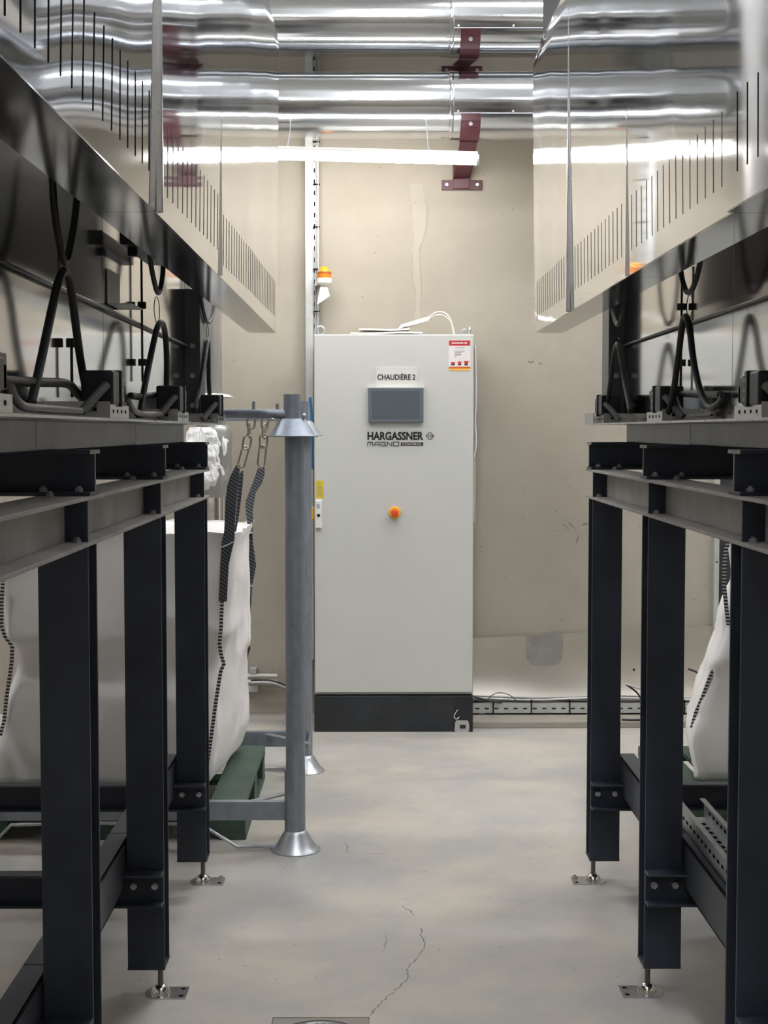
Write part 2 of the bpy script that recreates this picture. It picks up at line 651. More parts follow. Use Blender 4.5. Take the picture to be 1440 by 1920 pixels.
# floor drain
d = thing('floor_drain', 'square floor drain with round perforated grate set in concrete', 'drain', (dx, dy, 0))
mb = MB()
q = .118
n = 40
vs, fs = [], []
for k in range(n):
    t = 2 * pi * k / n
    c_, s_ = cos(t), sin(t)
    m_ = max(abs(c_), abs(s_))
    vs += [(dx + .1235 * c_ / m_, dy + .1235 * s_ / m_, -.002), (dx + .112 * c_, dy + .112 * s_, -.002),
           (dx + .112 * c_, dy + .112 * s_, -.02)]
for k in range(n):
    j = (k + 1) % n
    fs += [(3 * k, 3 * j, 3 * j + 1, 3 * k + 1), (3 * k + 1, 3 * j + 1, 3 * j + 2, 3 * k + 2)]
mb.add(vs, fs).build('drain_frame', 'curb_concrete', d)
MB().box(dx - .124, dx + .124, dy - .124, dy + .124, -.1, -.05).build('drain_pit', 'slot_black', d)
MB().lathe((dx, dy, -.016), [(.110, 0), (.110, .012), (.104, .013), (.1, .010)], 40).build('grate', 'slab_metal', d, smooth='auto')
mb = MB()
for rr, nn in ((.085, 30), (.06, 20), (.035, 12)):
    for k in range(nn):
        t = 2 * pi * k / nn
        p = Vector((dx + rr * cos(t), dy + rr * sin(t), -.006))
        mb.cyl(p, p + Vector((0, 0, .0035)), .0055, n=8)
tag(mb.build('grate_holes', 'slot_black', d), None, kind='stuff')

# ================================================================== SUPPORT FRAMES
LEG_Y = (1.841, 2.804, 3.767, 4.730)
LEG_H = 1.290
SIDES = (dict(s=-1, x=-.558, rail=-.512, box=-.503, slab=-.632, panel=-.635, post=-.583, hood=-.337),
         dict(s=1, x=.721, rail=.728, box=.744, slab=.842, panel=.845, post=.79, hood=.557))
bolt_me = mesh_of(MB().cyl((0, -.012, 0), (0, 0, 0), .0095, n=6).cyl((0, -.02, 0), (0, -.012, 0), .0055, n=8), 'bolt')
ubolt_me = mesh_of(MB().cyl((0, 0, 0), (0, 0, .007), .0085, n=6).cyl((0, 0, .007), (0, 0, .011), .0045, n=8), 'bolt_up')


def make_frame(sd):
    s, X = sd['s'], sd['x']
    fx = lambda u: X + s * u
    lab = ('black steel beam frame on levelling feet beside the galvanised bag rack' if s < 0 else
           'black steel beam frame on levelling feet with a perforated tray along its brace')
    root = thing('steel_support_frame', lab, 'steel frame', (fx(.6), 3.5, 0))
    for row, u0 in ((0, 0.0), (1, 1.22)):
        for Yf in LEG_Y:
            if row == 1 and Yf < 2:
                continue
            mb = MB()
            ibeam(mb, 'z', .086, LEG_H, fx(u0), fx(u0 + .098), Yf, Yf + .092, .008, .006, 't')
            mb.box(fx(u0 - .001), fx(u0 + .099), Yf - .001, Yf + .093, .080, .086)
            leg = mb.build('leg', 'dark_steel', root, bevel=.0012)
            ru = u0 + .017 if row == 0 else u0 + .08
            px_, py_ = fx(ru), Yf + .04
            ft = MB().cyl((px_, py_, .02), (px_, py_, .082), .0075, n=12).build('foot_rod', 'rod_steel', leg, smooth='auto')
            MB().lathe((px_, py_, .004), [(.026, 0), (.025, .008), (.019, .017), (.011, .023)], 20).build('foot_dome', 'chrome', leg, smooth='auto')
            # plate: square towards the aisle, round at the other end
            sg = -1 if row == 0 else 1
            pl = [(px_ + s * sg * .072, py_ - .04), (px_ + s * sg * .072, py_ + .04)]
            for k in range(9):
                t = pi / 2 - pi * k / 8
                pl.append((px_ - s * sg * .012 - s * sg * .03 * cos(t), py_ + .04 * sin(t)))
            vs = [(x, y, z) for z in (0, .004) for x, y in pl]
            k_ = len(pl)
            fs = [tuple(range(k_)), tuple(range(k_, 2 * k_))] + [(i, (i + 1) % k_, k_ + (i + 1) % k_, k_ + i) for i in range(k_)]
            MB().add(vs, fs).build('foot_plate', 'stainless_dull', leg)
            if row == 0:
                for dy_ in (-.024, .024):
                    if dy_ > 0 and Yf > 4.5:
                        piece('anchor_nut', ubolt_me, 'dusty_edge', leg, (px_ + s * sg * .058, py_ + dy_, .004))
                    else:
                        MB().cyl((px_ + s * sg * .058, py_ + dy_, .003), (px_ + s * sg * .058, py_ + dy_, .0048), .0065, n=12).build('plate_hole', 'slot_black', leg)
    # longitudinal I beams on the legs
    for u0 in (0.0, 1.22):
        mb = MB()
        y0, y1 = LEG_Y[0] - .1, LEG_Y[-1] + .14
        ibeam(mb, 'y', y0, y1, fx(u0 - .004), fx(u0 + .102), LEG_H, 1.388, .008, .006, 't')
        bm_ = mb.build('longitudinal_beam', 'beam_mill', root, bevel=.0012)
        if u0 == 0:
            for Yf in LEG_Y:
                MB().box(fx(0.001), fx(.046), Yf + .006, Yf + .013, LEG_H + .008, 1.380).build('stiffener_plate', 'dark_steel', bm_)
                for uu in (.018,):
                    piece('beam_bolt', ubolt_me, 'dusty_edge', bm_, (fx(uu), Yf - .012, LEG_H + .008))
                    piece('beam_bolt', ubolt_me, 'dusty_edge', bm_, (fx(uu + .05), Yf - .02, 1.388))
    # cross beams on top
    for Yf in LEG_Y:
        mb = MB()
        ibeam(mb, 'x', fx(-.006), fx(1.33), Yf + .0, Yf + .096, 1.388, 1.478, .008, .006, 't')
        cb = mb.build('cross_beam', 'dark_steel', root, bevel=.0012)
        # bare cut end of the section
        mb = MB()
        xa, xb = fx(-.0065), fx(-.0075)
        mb.box(xa, xb, Yf, Yf + .096, 1.4700, 1.478)
        mb.box(xa, xb, Yf + .045, Yf + .051, 1.396, 1.4700)
        mb.build('cut_end', 'dusty_edge', cb)
        piece('flange_bolt', ubolt_me, 'dusty_edge', cb, (fx(.02), Yf + .022, 1.396))
        piece('flange_bolt', ubolt_me, 'dusty_edge', cb, (fx(.09), Yf + .022, 1.396))
    # low cross channels bolted to the front of the legs
    for Yf in LEG_Y:
        mb = MB()
        z0, z1 = .262, .350
        mb.box(fx(0), fx(1.32), Yf - .007, Yf, z0, z1)
        mb.box(fx(0), fx(1.32), Yf - .045, Yf - .007, z0, z0 + .007)
        mb.box(fx(0), fx(1.32), Yf - .045, Yf - .007, z1 - .007, z1)
        ch = mb.build('cross_channel', 'dark_steel', root, bevel=.0012)
        MB().box(fx(.0), fx(1.32), Yf - .0455, Yf - .0450, z1 - .006, z1 - .001).build('edge_strip', 'grey_channel', ch)  # lighter strip along the front edge of the top flange
        for uu in (.022, .078):
            piece('channel_bolt', bolt_me, 'galv_bright', ch, (fx(uu), Yf - .007, .312))
    # low longitudinal braces
    for i in range(len(LEG_Y) - 1):
        mb = MB()
        ya, yb = LEG_Y[i] + .094, LEG_Y[i + 1] - .002
        xa = fx(.104)
        mb.box(xa, fx(.110), ya, yb + .09, .300, .425)
        mb.box(xa, fx(.160), ya, yb + .09, .419, .425)
        mb.box(xa, fx(.160), ya, yb + .09, .300, .306)
        mb.build('brace_channel', 'grey_channel', root, bevel=.001)
    return root


for sd in SIDES:
    sd['frame'] = make_frame(sd)

# ================================================================== FILTER HOUSINGS (stainless hoods)
ZH, ZT = 1.854, 2.76
Y_END = 5.0
Y_NEAR = -.4
slot_me = mesh_of(MB().box(-.0016, .0016, -.0009, .0009, -.059, .059), 'vent_slot')
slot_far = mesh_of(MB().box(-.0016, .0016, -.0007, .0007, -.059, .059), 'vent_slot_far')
BOX_Y = (1.83, 2.79, 3.75, 4.71)


def make_housing(sd):
    s, XH = sd['s'], sd['hood']
    out = lambda x, u: x + s * u          # away from the aisle
    lab = ('polished stainless filter housing on the frame beside the galvanised bag rack' if s < 0 else
           'polished stainless filter housing on the frame in front of the leaning metal sheet')
    root = thing('filter_housing', lab, 'filter housing', (out(XH, .8), 3.0, 1.478))
    seams = [Y_NEAR, 1.25, 2.25, 3.18, 4.10, Y_END] if s > 0 else [Y_NEAR, 1.25, 2.25, 3.18, Y_END]
    for i in range(len(seams) - 1):
        ya, yb = seams[i], seams[i + 1]
        near = .010 if (s > 0 and yb <= 2.26) else 0.0
        amp = (.0055 if s < 0 else .0030) if yb < 2.3 else .0026
        ny = max(8, int((yb - ya) / .05))

        def fn(u, v):
            y = ya + (yb - ya) * u
            z = ZH + (3.25 - ZH) * v
            e = sin(pi * u) ** 2
            nz = noise.noise(Vector((y * 2.1, z * 1.3, s * 7 + i * 3.1)))
            n2 = noise.noise(Vector((y * 5.5, z * 3.2, s * 3 + i * 1.7)))
            w = amp * nz * e + amp * .28 * n2 * e
            lean = -.011 * min(1, max(0, (z - ZH) / .8))
            slope = max(0, z - (ZT if s > 0 else ZT + .1)) * .30
            twist = .012 * (yb - y) if s < 0 else 0.0
            return Vector((out(XH, lean + slope + w - near + twist), y, z))
        p = MB().sheet(fn, ny, 34).build('hood_panel', 'stainless', root, smooth=True, thick=.0015)
        p.modifiers[0].use_rim = False
        # vent slots
        y = ya + .07
        if i == 0:
            y = yb - .2
        while y < yb - .05:
            if not (i == 0 and y < .9):
                q = fn((y - ya) / (yb - ya), (1.963 - ZH) / (3.25 - ZH))
                qa = fn((y - ya) / (yb - ya), (1.904 - ZH) / (3.25 - ZH))
                qb = fn((y - ya) / (yb - ya), (2.022 - ZH) / (3.25 - ZH))
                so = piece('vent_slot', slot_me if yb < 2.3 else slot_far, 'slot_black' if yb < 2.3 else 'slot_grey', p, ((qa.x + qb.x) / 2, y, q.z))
                so.rotation_euler = (0, math.atan2(qb.x - qa.x, qb.z - qa.z), 0)
            y += .0575
        # bottom flange and inner return of the hood
        mb = MB()
        f0 = out(XH, -near)
        mb.box(f0, out(XH, .095), ya, yb - .002, ZH - .0015, ZH + .0005)
        mb.box(out(XH, .093), out(XH, .095), ya, yb - .002, ZH, ZH + .05)
        mb.build('bottom_flange', 'stainless_body', root)
    # added dark sheet standing in for the unlit inside of the hood
    MB().box(out(XH, .020), out(XH, .024), Y_NEAR, Y_END - .01, ZH + .001, 3.244).build('hood_shade_sheet', 'hood_shade_dark', root)
    # standing seams
    for y in ((2.25,) if s < 0 else (4.10,)):
        MB().box(out(XH, -.012), out(XH, .0), y - .004, y + .006, ZH - .002, 3.25).build('standing_seam', 'stainless_dull', root, bevel=.002)
    for y in ((3.18,) if s < 0 else (3.18, 2.25)):
        MB().box(out(XH, -.006), out(XH, .0), y - .002, y + .002, ZH, 3.25).build('lap_seam', 'stainless', root)
    # roof and end of the hood
    mb = MB()
    x1 = out(XH, .148)
    mb.box(x1, out(sd['panel'], 1.1), Y_NEAR, Y_END, 3.245, 3.255)
    mb.build('hood_roof', 'stainless_dull', root)
    # body panels (mirror-like) behind the cables
    xs = sd['panel']
    for ya, yb in ((Y_NEAR, 1.9), (1.904, 3.40), (3.404, 4.86)):
        MB().box(xs, out(xs, .003), ya, yb, 1.535, 3.245).build('body_panel', 'stainless_body', root)
    MB().box(out(xs, .003), out(xs, 1.1), Y_END - .003, Y_END, 1.535, 3.245).build('end_panel', 'stainless_dull', root)
    MB().box(out(xs, 1.097), out(xs, 1.1), Y_NEAR, Y_END - .003, 1.535, 3.245).build('rear_panel', 'stainless_dull', root)
    # corner post at the far end
    mb = MB()
    mb.box(sd['post'], out(xs, .0), 4.86, 4.868, 1.535, 1.99)
    mb.box(sd['post'], out(sd['post'], .008), 4.868, Y_END, 1.535, 1.99)
    mb.box(out(xs, .0), out(xs, .06), 4.868, Y_END, 1.535, 3.2)
    po = mb.build('corner_post', 'post_paint', root, bevel=.001)
    for zz in (1.60, 1.70, 1.80):
        piece('post_bolt', bolt_me, 'galv_bright', po, (out(sd['post'], .025), 4.86, zz))
    # base slab under the body
    xb = sd['slab']
    for ya, yb in ((1.7, 2.70), (2.703, 3.83), (3.833, 4.80)):
        MB().box(xb, out(xb, 1.15), ya, yb, 1.478, 1.535).build('base_slab', 'slab_metal', root, bevel=.002)
    # ledge rail
    xr = sd['rail']
    mb = MB()
    mb.box(xr, out(xs, -.0005), 1.6, 4.98, 1.5352, 1.540)
    mb.box(xr, out(xr, .003), 4.78, 4.98, 1.540, 1.574)
    rail = mb.build('ledge_rail', 'stainless_dull', root)
    # long thin rod in front of the body
    xrod = out(xs, -.009)
    zrod = 1.515 + abs(xrod) * (.455 if s < 0 else .3416)
    MB().cyl((xrod, .9, zrod), (xrod, 4.862, zrod), .0042, n=10).build('long_rod', 'rod_dark', root, smooth=True)
    # valve boxes
    for y in BOX_Y:
        xb_ = sd['box']
        bxo = MB().box(xb_, out(xb_, .062), y, y + .07, 1.566, 1.632).build('valve_box', 'black_plastic', root, bevel=.004)
        for k, (dy_, w) in enumerate(((.078, .003), (.106, .0), (.134, -.004), (.160, -.006))):
            MB().box(out(xb_, -w), out(xb_, .066 + w), y + dy_, y + dy_ + .018, 1.566 - w, 1.632 + w - .006 * k).build('valve_plate', 'black_plastic', bxo, bevel=.002)
        MB().box(out(xb_, .006), out(xb_, .054), y + .068, y + .178, 1.574, 1.622).build('valve_core', 'rod_dark', bxo)
        for dz in (.012, .03, .05):
            MB().cyl((out(xb_, -.003), y + .098, 1.566 + dz), (out(xb_, .006), y + .098, 1.566 + dz), .0035, n=8).build('valve_screw', 'galv_bright', bxo)
        MB().cyl((out(xb_, .012), y - .002, 1.604), (out(xb_, .05), y - .055, 1.552), .0085, n=12).build('cable_gland', 'cable_grey', bxo, smooth='auto')
        br = MB().box(out(xb_, .004), out(xb_, .14), y - .01, y - .007, 1.540, 1.572).box(out(xb_, .004), out(xb_, .0062), y - .007, y + .2, 1.540, 1.566).build('box_bracket', 'stainless_dull', root)
        for uu in (.03, .05, .11):
            MB().box(out(xb_, uu), out(xb_, uu + .007), y - .0108, y - .0099, 1.553, 1.560).build('bracket_hole', 'slot_black', br)
        for k in range(4):
            MB().box(out(xb_, .0030), out(xb_, .0042), y + .02 + .045 * k, y + .028 + .045 * k, 1.550, 1.557).build('bracket_hole', 'slot_black', br)
    return root


for sd in SIDES:
    sd['house'] = make_housing(sd)

# hanging rods with nuts and small fittings under the hoods
for sd, px, ys in ((SIDES[0], 265, ((480, 715), (572, 679))), (SIDES[0], 134, ((640, 745), (643,))), (SIDES[1], 1279, ((500, 745), (575, 680)))):
    xs = sd['panel'] - sd['s'] * .015
    p0 = PX(px, ys[0][0], xs)
    p1 = PX(px, ys[0][1], xs)
    mbr = MB().cyl((xs, p0.y, p0.z), (xs, p0.y, p1.z), .0032, n=8)
    ro = mbr.build('threaded_rod', 'rod_dark', sd['house'], smooth=True)
    for yy in ys[1]:
        q = PX(px, yy, xs)
        MB().cyl((xs, p0.y, q.z - .009), (xs, p0.y, q.z + .009), .0125, n=6).build('rod_nut', 'rod_dark', ro)

# black sensor and bracket hanging under the left hood
sn = SIDES[0]['house']
xq = -.595
p0, p1 = PX(240, 470, xq), PX(292, 498, xq)
MB().box(xq - .02, xq + .02, p0.y, p1.y, p1.z, p0.z + .05).box(xq - .012, xq + .012, p0.y + .06, p0.y + .09, p1.z - .02, p1.z).build('sensor_block', 'black_plastic', sn, bevel=.003)
p0 = PX(214, 470, xq - .02)
mb = MB()
mb.box(xq - .038, xq + .02, p0.y, p0.y + .16, 1.815, 1.818)
mb.box(xq - .038, xq - .035, p0.y, p0.y + .16, 1.815, 1.90)
mb.build('sensor_bracket', 'tray_metal', sn)


# ------------------------------------------------------------------ cables looped between hood and ledge
def looped_cable(sd, X, upper, ring, lower, label, r=.0080):
    s = sd['s']
    base = PX(lower[0][0], lower[0][1], X)
    t = thing('looped_cable', label, 'cable', (X, base.y, 1.545), 'looped cables between the hoods and the ledges')
    if upper:
        MB().tube([PX(a, b_, X) for a, b_ in upper], r * .85, 8, smooth=2).build('upper_loop', 'cable_rubber', t, smooth=True)
    if ring:
        c = PX(ring[0], ring[1], X)
        rr = ring[2] * c.y / F
        rz = ring[3] * c.y / F
        pts = [c + Vector((.004 * s, rr * 1.0 * cos(2 * pi * k / 20) * c.y / abs(X) * .5, rz * sin(2 * pi * k / 20))) for k in range(20)]
        MB().tube(pts, .0013, 5, closed=True).build('wire_ring', 'rod_dark', t, smooth=True)
    pts = [PX(a, b_, X) for a, b_ in lower]
    MB().tube(pts, r, 10, smooth=2).build('lower_loop', 'cable_rubber', t, smooth=True)
    for e in (pts[0], pts[-1]):
        MB().cyl(e + Vector((0, 0, -.006)), e + Vector((0, 0, .006)), r * 1.25, n=10).build('cable_clip', 'rod_dark', t)
    return t


XL, XR = -.575, .765
looped_cable(SIDES[0], XL, [(96, 300), (102, 400), (110, 450), (122, 505), (134, 450), (142, 400), (150, 300)], (119, 490, 12, 24),
             [(58, 757), (72, 700), (95, 590), (112, 515), (124, 505), (134, 540), (148, 660), (162, 735), (172, 775)],
             'thick black cable looped over a wire ring beside the long hanging rod')
looped_cable(SIDES[0], XL, [(268, 380), (280, 478), (287, 520), (297, 559), (305, 520), (307, 485), (309, 400)], (297, 581, 10, 24),
             [(262, 779), (270, 730), (288, 640), (298, 602), (308, 608), (313, 660), (312, 740), (317, 776)],
             'black cable loop hung by a wire ring below the sensor block')
looped_cable(SIDES[0], XL, [(370, 480), (376, 560), (384, 596), (390, 608), (398, 595), (402, 565), (403, 480)], (391, 621, 4, 12),
             [(366, 770), (378, 720), (386, 660), (390, 632), (391, 670), (391, 720), (396, 775)],
             'black cable loop against the dark corner post next to the flue')
looped_cable(SIDES[1], XR, [(1268, 420), (1275, 497), (1280, 530), (1290, 554), (1303, 535), (1316, 480), (1326, 410)], (1290, 574, 11, 22),
             [(1252, 778), (1262, 740), (1272, 670), (1280, 600), (1286, 590), (1293, 610), (1300, 680), (1314, 740), (1330, 767), (1345, 760), (1358, 742)],
             'black cable loop under the hood ending at a valve box')
looped_cable(SIDES[1], XR, [(1143, 500), (1146, 570), (1151, 595), (1158, 614), (1166, 592), (1171, 565), (1174, 500)], (1158, 625, 3, 10),
             [(1136, 783), (1143, 730), (1150, 670), (1157, 640), (1163, 660), (1172, 720), (1182, 772)],
             'black cable loop in front of the dark corner post near the metal sheet')
for sd, X, pts, lab in ((SIDES[0], -.58, [(-5, 712), (30, 715), (80, 717), (130, 718), (142, 735), (160, 752)], 'thick dark cable lying level above the ledge between valve boxes'),
                        (SIDES[0], -.58, [(245, 742), (262, 744), (285, 742), (300, 738), (318, 745)], 'short dark cable bridging two valve boxes under the sensor'),
                        (SIDES[1], .80, [(1258, 772), (1268, 745), (1276, 738), (1310, 740), (1352, 740)], 'dark branched cable lying level towards a valve box')):
    P = [PX(a, b_, X) for a, b_ in pts]
    tag(MB().tube(P, .0085, 8, smooth=2).build('level_cable', 'cable_rubber', None, smooth=True, base=P[0]), lab, 'cable')
# grey hoses lying on the ledges
for sd, X, pts, lab in ((SIDES[0], -.535, [(18, 722), (26, 745), (40, 762), (56, 768), (100, 772), (150, 772)], 'grey hose curving down onto the ledge beneath the level cable'),
                        (SIDES[0], -.54, [(240, 750), (246, 765), (256, 774), (275, 778), (300, 776)], 'grey hose curling onto the ledge beside a valve box'),
                        (SIDES[1], .775, [(1270, 745), (1276, 765), (1290, 778), (1310, 783), (1335, 778)], 'thin dark wire sagging to the ledge below the cable loop')):
    P = [PX(a, b_, X) for a, b_ in pts]
    for p in P:
        p.z = max(p.z, 1.551)
    tag(MB().tube(P, .0072 if 'hose' in lab else .003, 8, smooth=2).build('ledge_hose', 'cable_grey' if 'hose' in lab else 'cable_rubber', None, smooth=True, base=P[0]), lab, 'hose' if 'hose' in lab else 'wire')

# ================================================================== CONTROL CABINET
CY = 7.18
c0 = PY(590, 1303, CY)
c1 = PY(889, 627, CY)
cxl, cxr = c0.x, c1.x
czb, czt = PY(740, 1303.5, CY).z, PY(740, 626.5, CY).z
cab = thing('control_cabinet', 'tall light grey control cabinet on a black plinth against the concrete wall', 'cabinet', ((cxl + cxr) / 2, CY + .2, 0))
MB().box(cxl, cxr, CY + .018, CY + .40, czb, czt).build('cabinet_body', 'cabinet_rim', cab, bevel=.003)
door = MB().box(cxl + .003, cxr - .003, CY, CY + .017, czb + .014, czt - .003).build('door', 'cabinet_paint', cab, bevel=.003)
pl = MB().box(cxl - .002, cxr + .001, CY + .004, CY + .39, 0, czb - .004).build('plinth', 'plinth_paint', cab, bevel=.002)
MB().box(cxl + .01, cxr - .01, CY + .02, CY + .38, czb - .004, czb).build('plinth_gap', 'slot_black', cab)


def wq(px0, px1, py0, py1, Y):
    a, b_ = PY(px0, py1, Y), PY(px1, py0, Y)
    return a.x, b_.x, a.z, b_.z


# plinth corner cover with a torn label and wire
x0, x1, z0, z1 = wq(851, 885, 1307, 1375, CY)
cp = MB().box(x0, x1, CY + .0015, CY + .004, z0, z1).build('plinth_corner', 'black_plastic', pl)
x0, x1, z0, z1 = wq(853, 880, 1351, 1374, CY)
vs = []
for k in range(14):
    t = 2 * pi * k / 14
    rr = 1 + .16 * noise.noise(Vector((k * 1.7, 2, 3)))
    vs.append(((x0 + x1) / 2 + (x1 - x0) / 2 * rr * max(-1, min(1, 1.3 * cos(t))), CY + .001, (z0 + z1) / 2 + (z1 - z0) / 2 * rr * max(-1, min(1, 1.3 * sin(t)))))
MB().add(vs, [tuple(range(14))]).build('torn_label', 'conduit_grey', pl, thick=.0008)
x0, x1, z0, z1 = wq(862, 873, 1359, 1366, CY - .001)
MB().box(x0, x1, CY - .001, CY + .0005, z0, z1).build('label_hole', 'plinth_paint', pl)
MB().tube([PY(a, b_, CY - .004) for a, b_ in ((858, 1331), (852, 1340), (851, 1346), (857, 1349), (861, 1344))], .0022, 6, smooth=2).build('loose_wire', 'cable_white', pl, smooth=True)
# sign CHAUDIERE 2
x0, x1, z0, z1 = wq(704, 782, 688, 726, CY)
sg = MB().box(x0, x1, CY - .003, CY, z0, z1).build('nameplate', 'plate_white', door)
a = wq(707.5, 779, 701.5, 712.5, CY - .004)
text('CHAUDIÈRE 2', 'print_black', door, 'nameplate_lettering', a[0], a[1], a[2], a[3] + .006, CY - .0036, .026)
for px, py in ((708, 691), (777.5, 692), (708, 722), (777, 723.5)):
    q = PY(px, py, CY)
    MB().cyl((q.x, CY - .005, q.z), (q.x, CY - .0029, q.z), .0022, n=8).build('nameplate_screw', 'print_grey', door)
# touch screen
x0, x1, z0, z1 = wq(690.5, 794, 727, 792, CY)
scr = MB().box(x0, x1, CY - .022, CY, z0, z1).build('touch_screen', 'screen_bezel', door, bevel=.003)
x0, x1, z0, z1 = wq(697, 787, 733, 785, CY - .022)
MB().box(x0, x1, CY - .0226, CY - .0219, z0, z1).build('screen_glass', 'screen_glass', door)
x0, x1, z0, z1 = wq(690, 794.5, 725.5, 727.2, CY - .01)
MB().box(x0, x1, CY - .020, CY, z0, z1).build('screen_lip', 'plate_white', door)
# maker lettering and diamond mark
a = wq(689, 794, 809.5, 825.5, CY)
text('HARGASSNER', 'print_black', door, 'maker_lettering', a[0], a[1], a[2], a[3], CY - .0008, .038)
a = wq(689, 749, 829, 836, CY)
# wide thin letters drawn as strokes
mb = MB()
W5 = (a[1] - a[0])
hz = a[3] - a[2]


def stroke(pts, w=.0034):
    P = [Vector((a[0] + u * W5, CY - .0008, a[2] + v * hz)) for u, v in pts]
    for p, q in zip(P[:-1], P[1:]):
        e = (q - p).normalized() * w * .5
        mb.bar(p - e, q + e, w, .0008, (0, 1, 0))


for g in ([(0, 0), (.01, 1), (.16, 1), (.16, 0)], [(.085, 1), (.085, 0)],
          [(.21, 0), (.25, 1), (.37, 1), (.37, 0)], [(.22, .38), (.37, .38)],
          [(.57, 1), (.42, 1), (.42, 0), (.57, 0), (.57, .5), (.50, .5)],
          [(.62, 0), (.62, 1), (.76, 0), (.76, 1)],
          [(.81, 0), (.81, 1), (.98, 1), (.98, 0), (.81, 0)]):
    stroke(g)
mb.build('series_lettering', 'print_black', door)
a2 = wq(751.5, 793.5, 829.5, 836, CY)
MB().box(a2[0], a2[1], CY - .0008, CY, a2[2], a2[3]).build('control_badge', 'print_black', door)
a3 = wq(754, 791, 831, 834.7, CY)
text('CONTROL', 'sticker_white', door, 'control_lettering', a3[0], a3[1], a3[2], a3[3], CY - .0014, .01)
c = PY(806, 817.5, CY)
rw, rh = 7.5 * CY / F, 7.5 * CY / F
mb = MB()
D4 = [Vector((c.x + rw * u, CY - .0008, c.z + rh * v)) for u, v in ((1, 0), (0, 1), (-1, 0), (0, -1))]
for i in range(4):
    mb.bar(D4[i].lerp(D4[(i + 1) % 4], .06), D4[i].lerp(D4[(i + 1) % 4], .94), .0032, .0008, (0, 1, 0))
for u in (1, -1):
    tip = Vector((c.x + rw * u, CY - .001, c.z))
    mb.add([tip, tip + Vector((-.007 * u, 0, .005)), tip + Vector((-.007 * u, 0, -.005))], [(0, 1, 2)])
for p, q in (((-.3, -.42), (-.3, .42)), ((.3, -.42), (.3, .42)), ((-.3, .1), (.3, -.1))):
    mb.bar((c.x + rw * p[0], CY - .0008, c.z + rh * p[1]), (c.x + rw * q[0], CY - .0008, c.z + rh * q[1]), .0026, .0008, (0, 1, 0))
mb.build('diamond_emblem', 'print_black', door)
# emergency stop
c = PY(740, 961, CY)
es = MB().lathe((c.x, CY, c.z), [(.030, 0), (.030, .008), (.027, .013), (.015, .014)], 32, (0, -1, 0)).build('stop_switch', 'switch_yellow', door, smooth='auto')
MB().lathe((c.x, CY - .012, c.z), [(.013, 0), (.013, .012), (.0185, .016), (.0185, .026), (.016, .031), (.008, .033)], 28, (0, -1, 0)).build('stop_button', 'stop_red', door, smooth='auto')
# lock handle and caution sticker
x0, x1, z0, z1 = wq(593, 607, 901, 934, CY)
MB().box(x0, x1, CY - .0008, CY, z0, z1).build('caution_sticker', 'caution_yellow', door)
q = PY(599.5, 907, CY)
MB().add([(q.x - .006, CY - .0012, q.z - .005), (q.x + .006, CY - .0012, q.z - .005), (q.x, CY - .0012, q.z + .006)], [(0, 1, 2)]).build('caution_triangle', 'print_grey', door)
mb = MB()
for k in range(7):
    zz = PY(600, 912 + 2.8 * k, CY).z
    mb.box(x0 + .006, x1 - .006 - .004 * (k % 3), CY - .0012, CY - .0007, zz - .0016, zz + .0012)
mb.build('caution_print', 'print_grey', door)
x0, x1, z0, z1 = wq(591.5, 603.5, 937, 990, CY)
hd = MB().box(x0, x1, CY - .020, CY, z0, z1).build('lock_handle', 'plastic_white', door, bevel=.004)
q = PY(597.5, 966, CY)
MB().cyl((q.x, CY - .0215, q.z), (q.x, CY - .019, q.z), .0085, n=16).build('lock_cylinder', 'rod_dark', door)
q = PY(597, 949, CY)
MB().box(q.x - .007, q.x - .001, CY - .0208, CY - .0199, q.z - .012, q.z + .012).build('lock_print', 'print_grey', door)
MB().box(q.x + .001, q.x + .007, CY - .0208, CY - .0199, q.z - .012, q.z + .010).build('lock_print', 'print_grey', door)
# information sticker, top right of the door
x0, x1, z0, z1 = wq(841.5, 882, 637.5, 694, CY)
hh = z1 - z0
MB().box(x0, x1, CY - .0007, CY, z0, z1).build('notice_sticker', 'sticker_white', door)
MB().box(x0 + .001, x1 - .001, CY - .0011, CY - .0006, z1 - hh * .19, z1 - hh * .015).build('notice_header', 'sticker_red', door)
mb = MB()
for k in range(9):
    xx = x0 + .014 + .0066 * k
    mb.box(xx, xx + .0052, CY - .0015, CY - .0010, z1 - hh * .128, z1 - hh * .078)
for k in range(2):
    xx = x0 + .0775 + .007 * k
    mb.box(xx, xx + .0054, CY - .0015, CY - .0010, z1 - hh * .132, z1 - hh * .075)
mb.build('notice_header_print', 'sticker_white', door)
MB().box(x0, x1, CY - .0011, CY - .0006, z0 + hh * .05, z0 + hh * .115).build('notice_band', 'sticker_orange', door)
MB().box(x0 - .001, x1 + .001, CY - .0010, CY - .0005, z0 - .002, z0 + hh * .05).build('notice_band', 'sticker_yellow', door)
mb = MB()
for fz, fa, fb in ((.745, .30, .72), (.63, .26, .74), (.59, .26, .62), (.53, .26, .58), (.50, .26, .56), (.44, .26, .36)):
    mb.box(x0 + (x1 - x0) * fa, x0 + (x1 - x0) * fb, CY - .0011, CY - .0006, z0 + hh * (fz - .012), z0 + hh * (fz + .012))
mb.build('notice_print', 'print_grey', door)
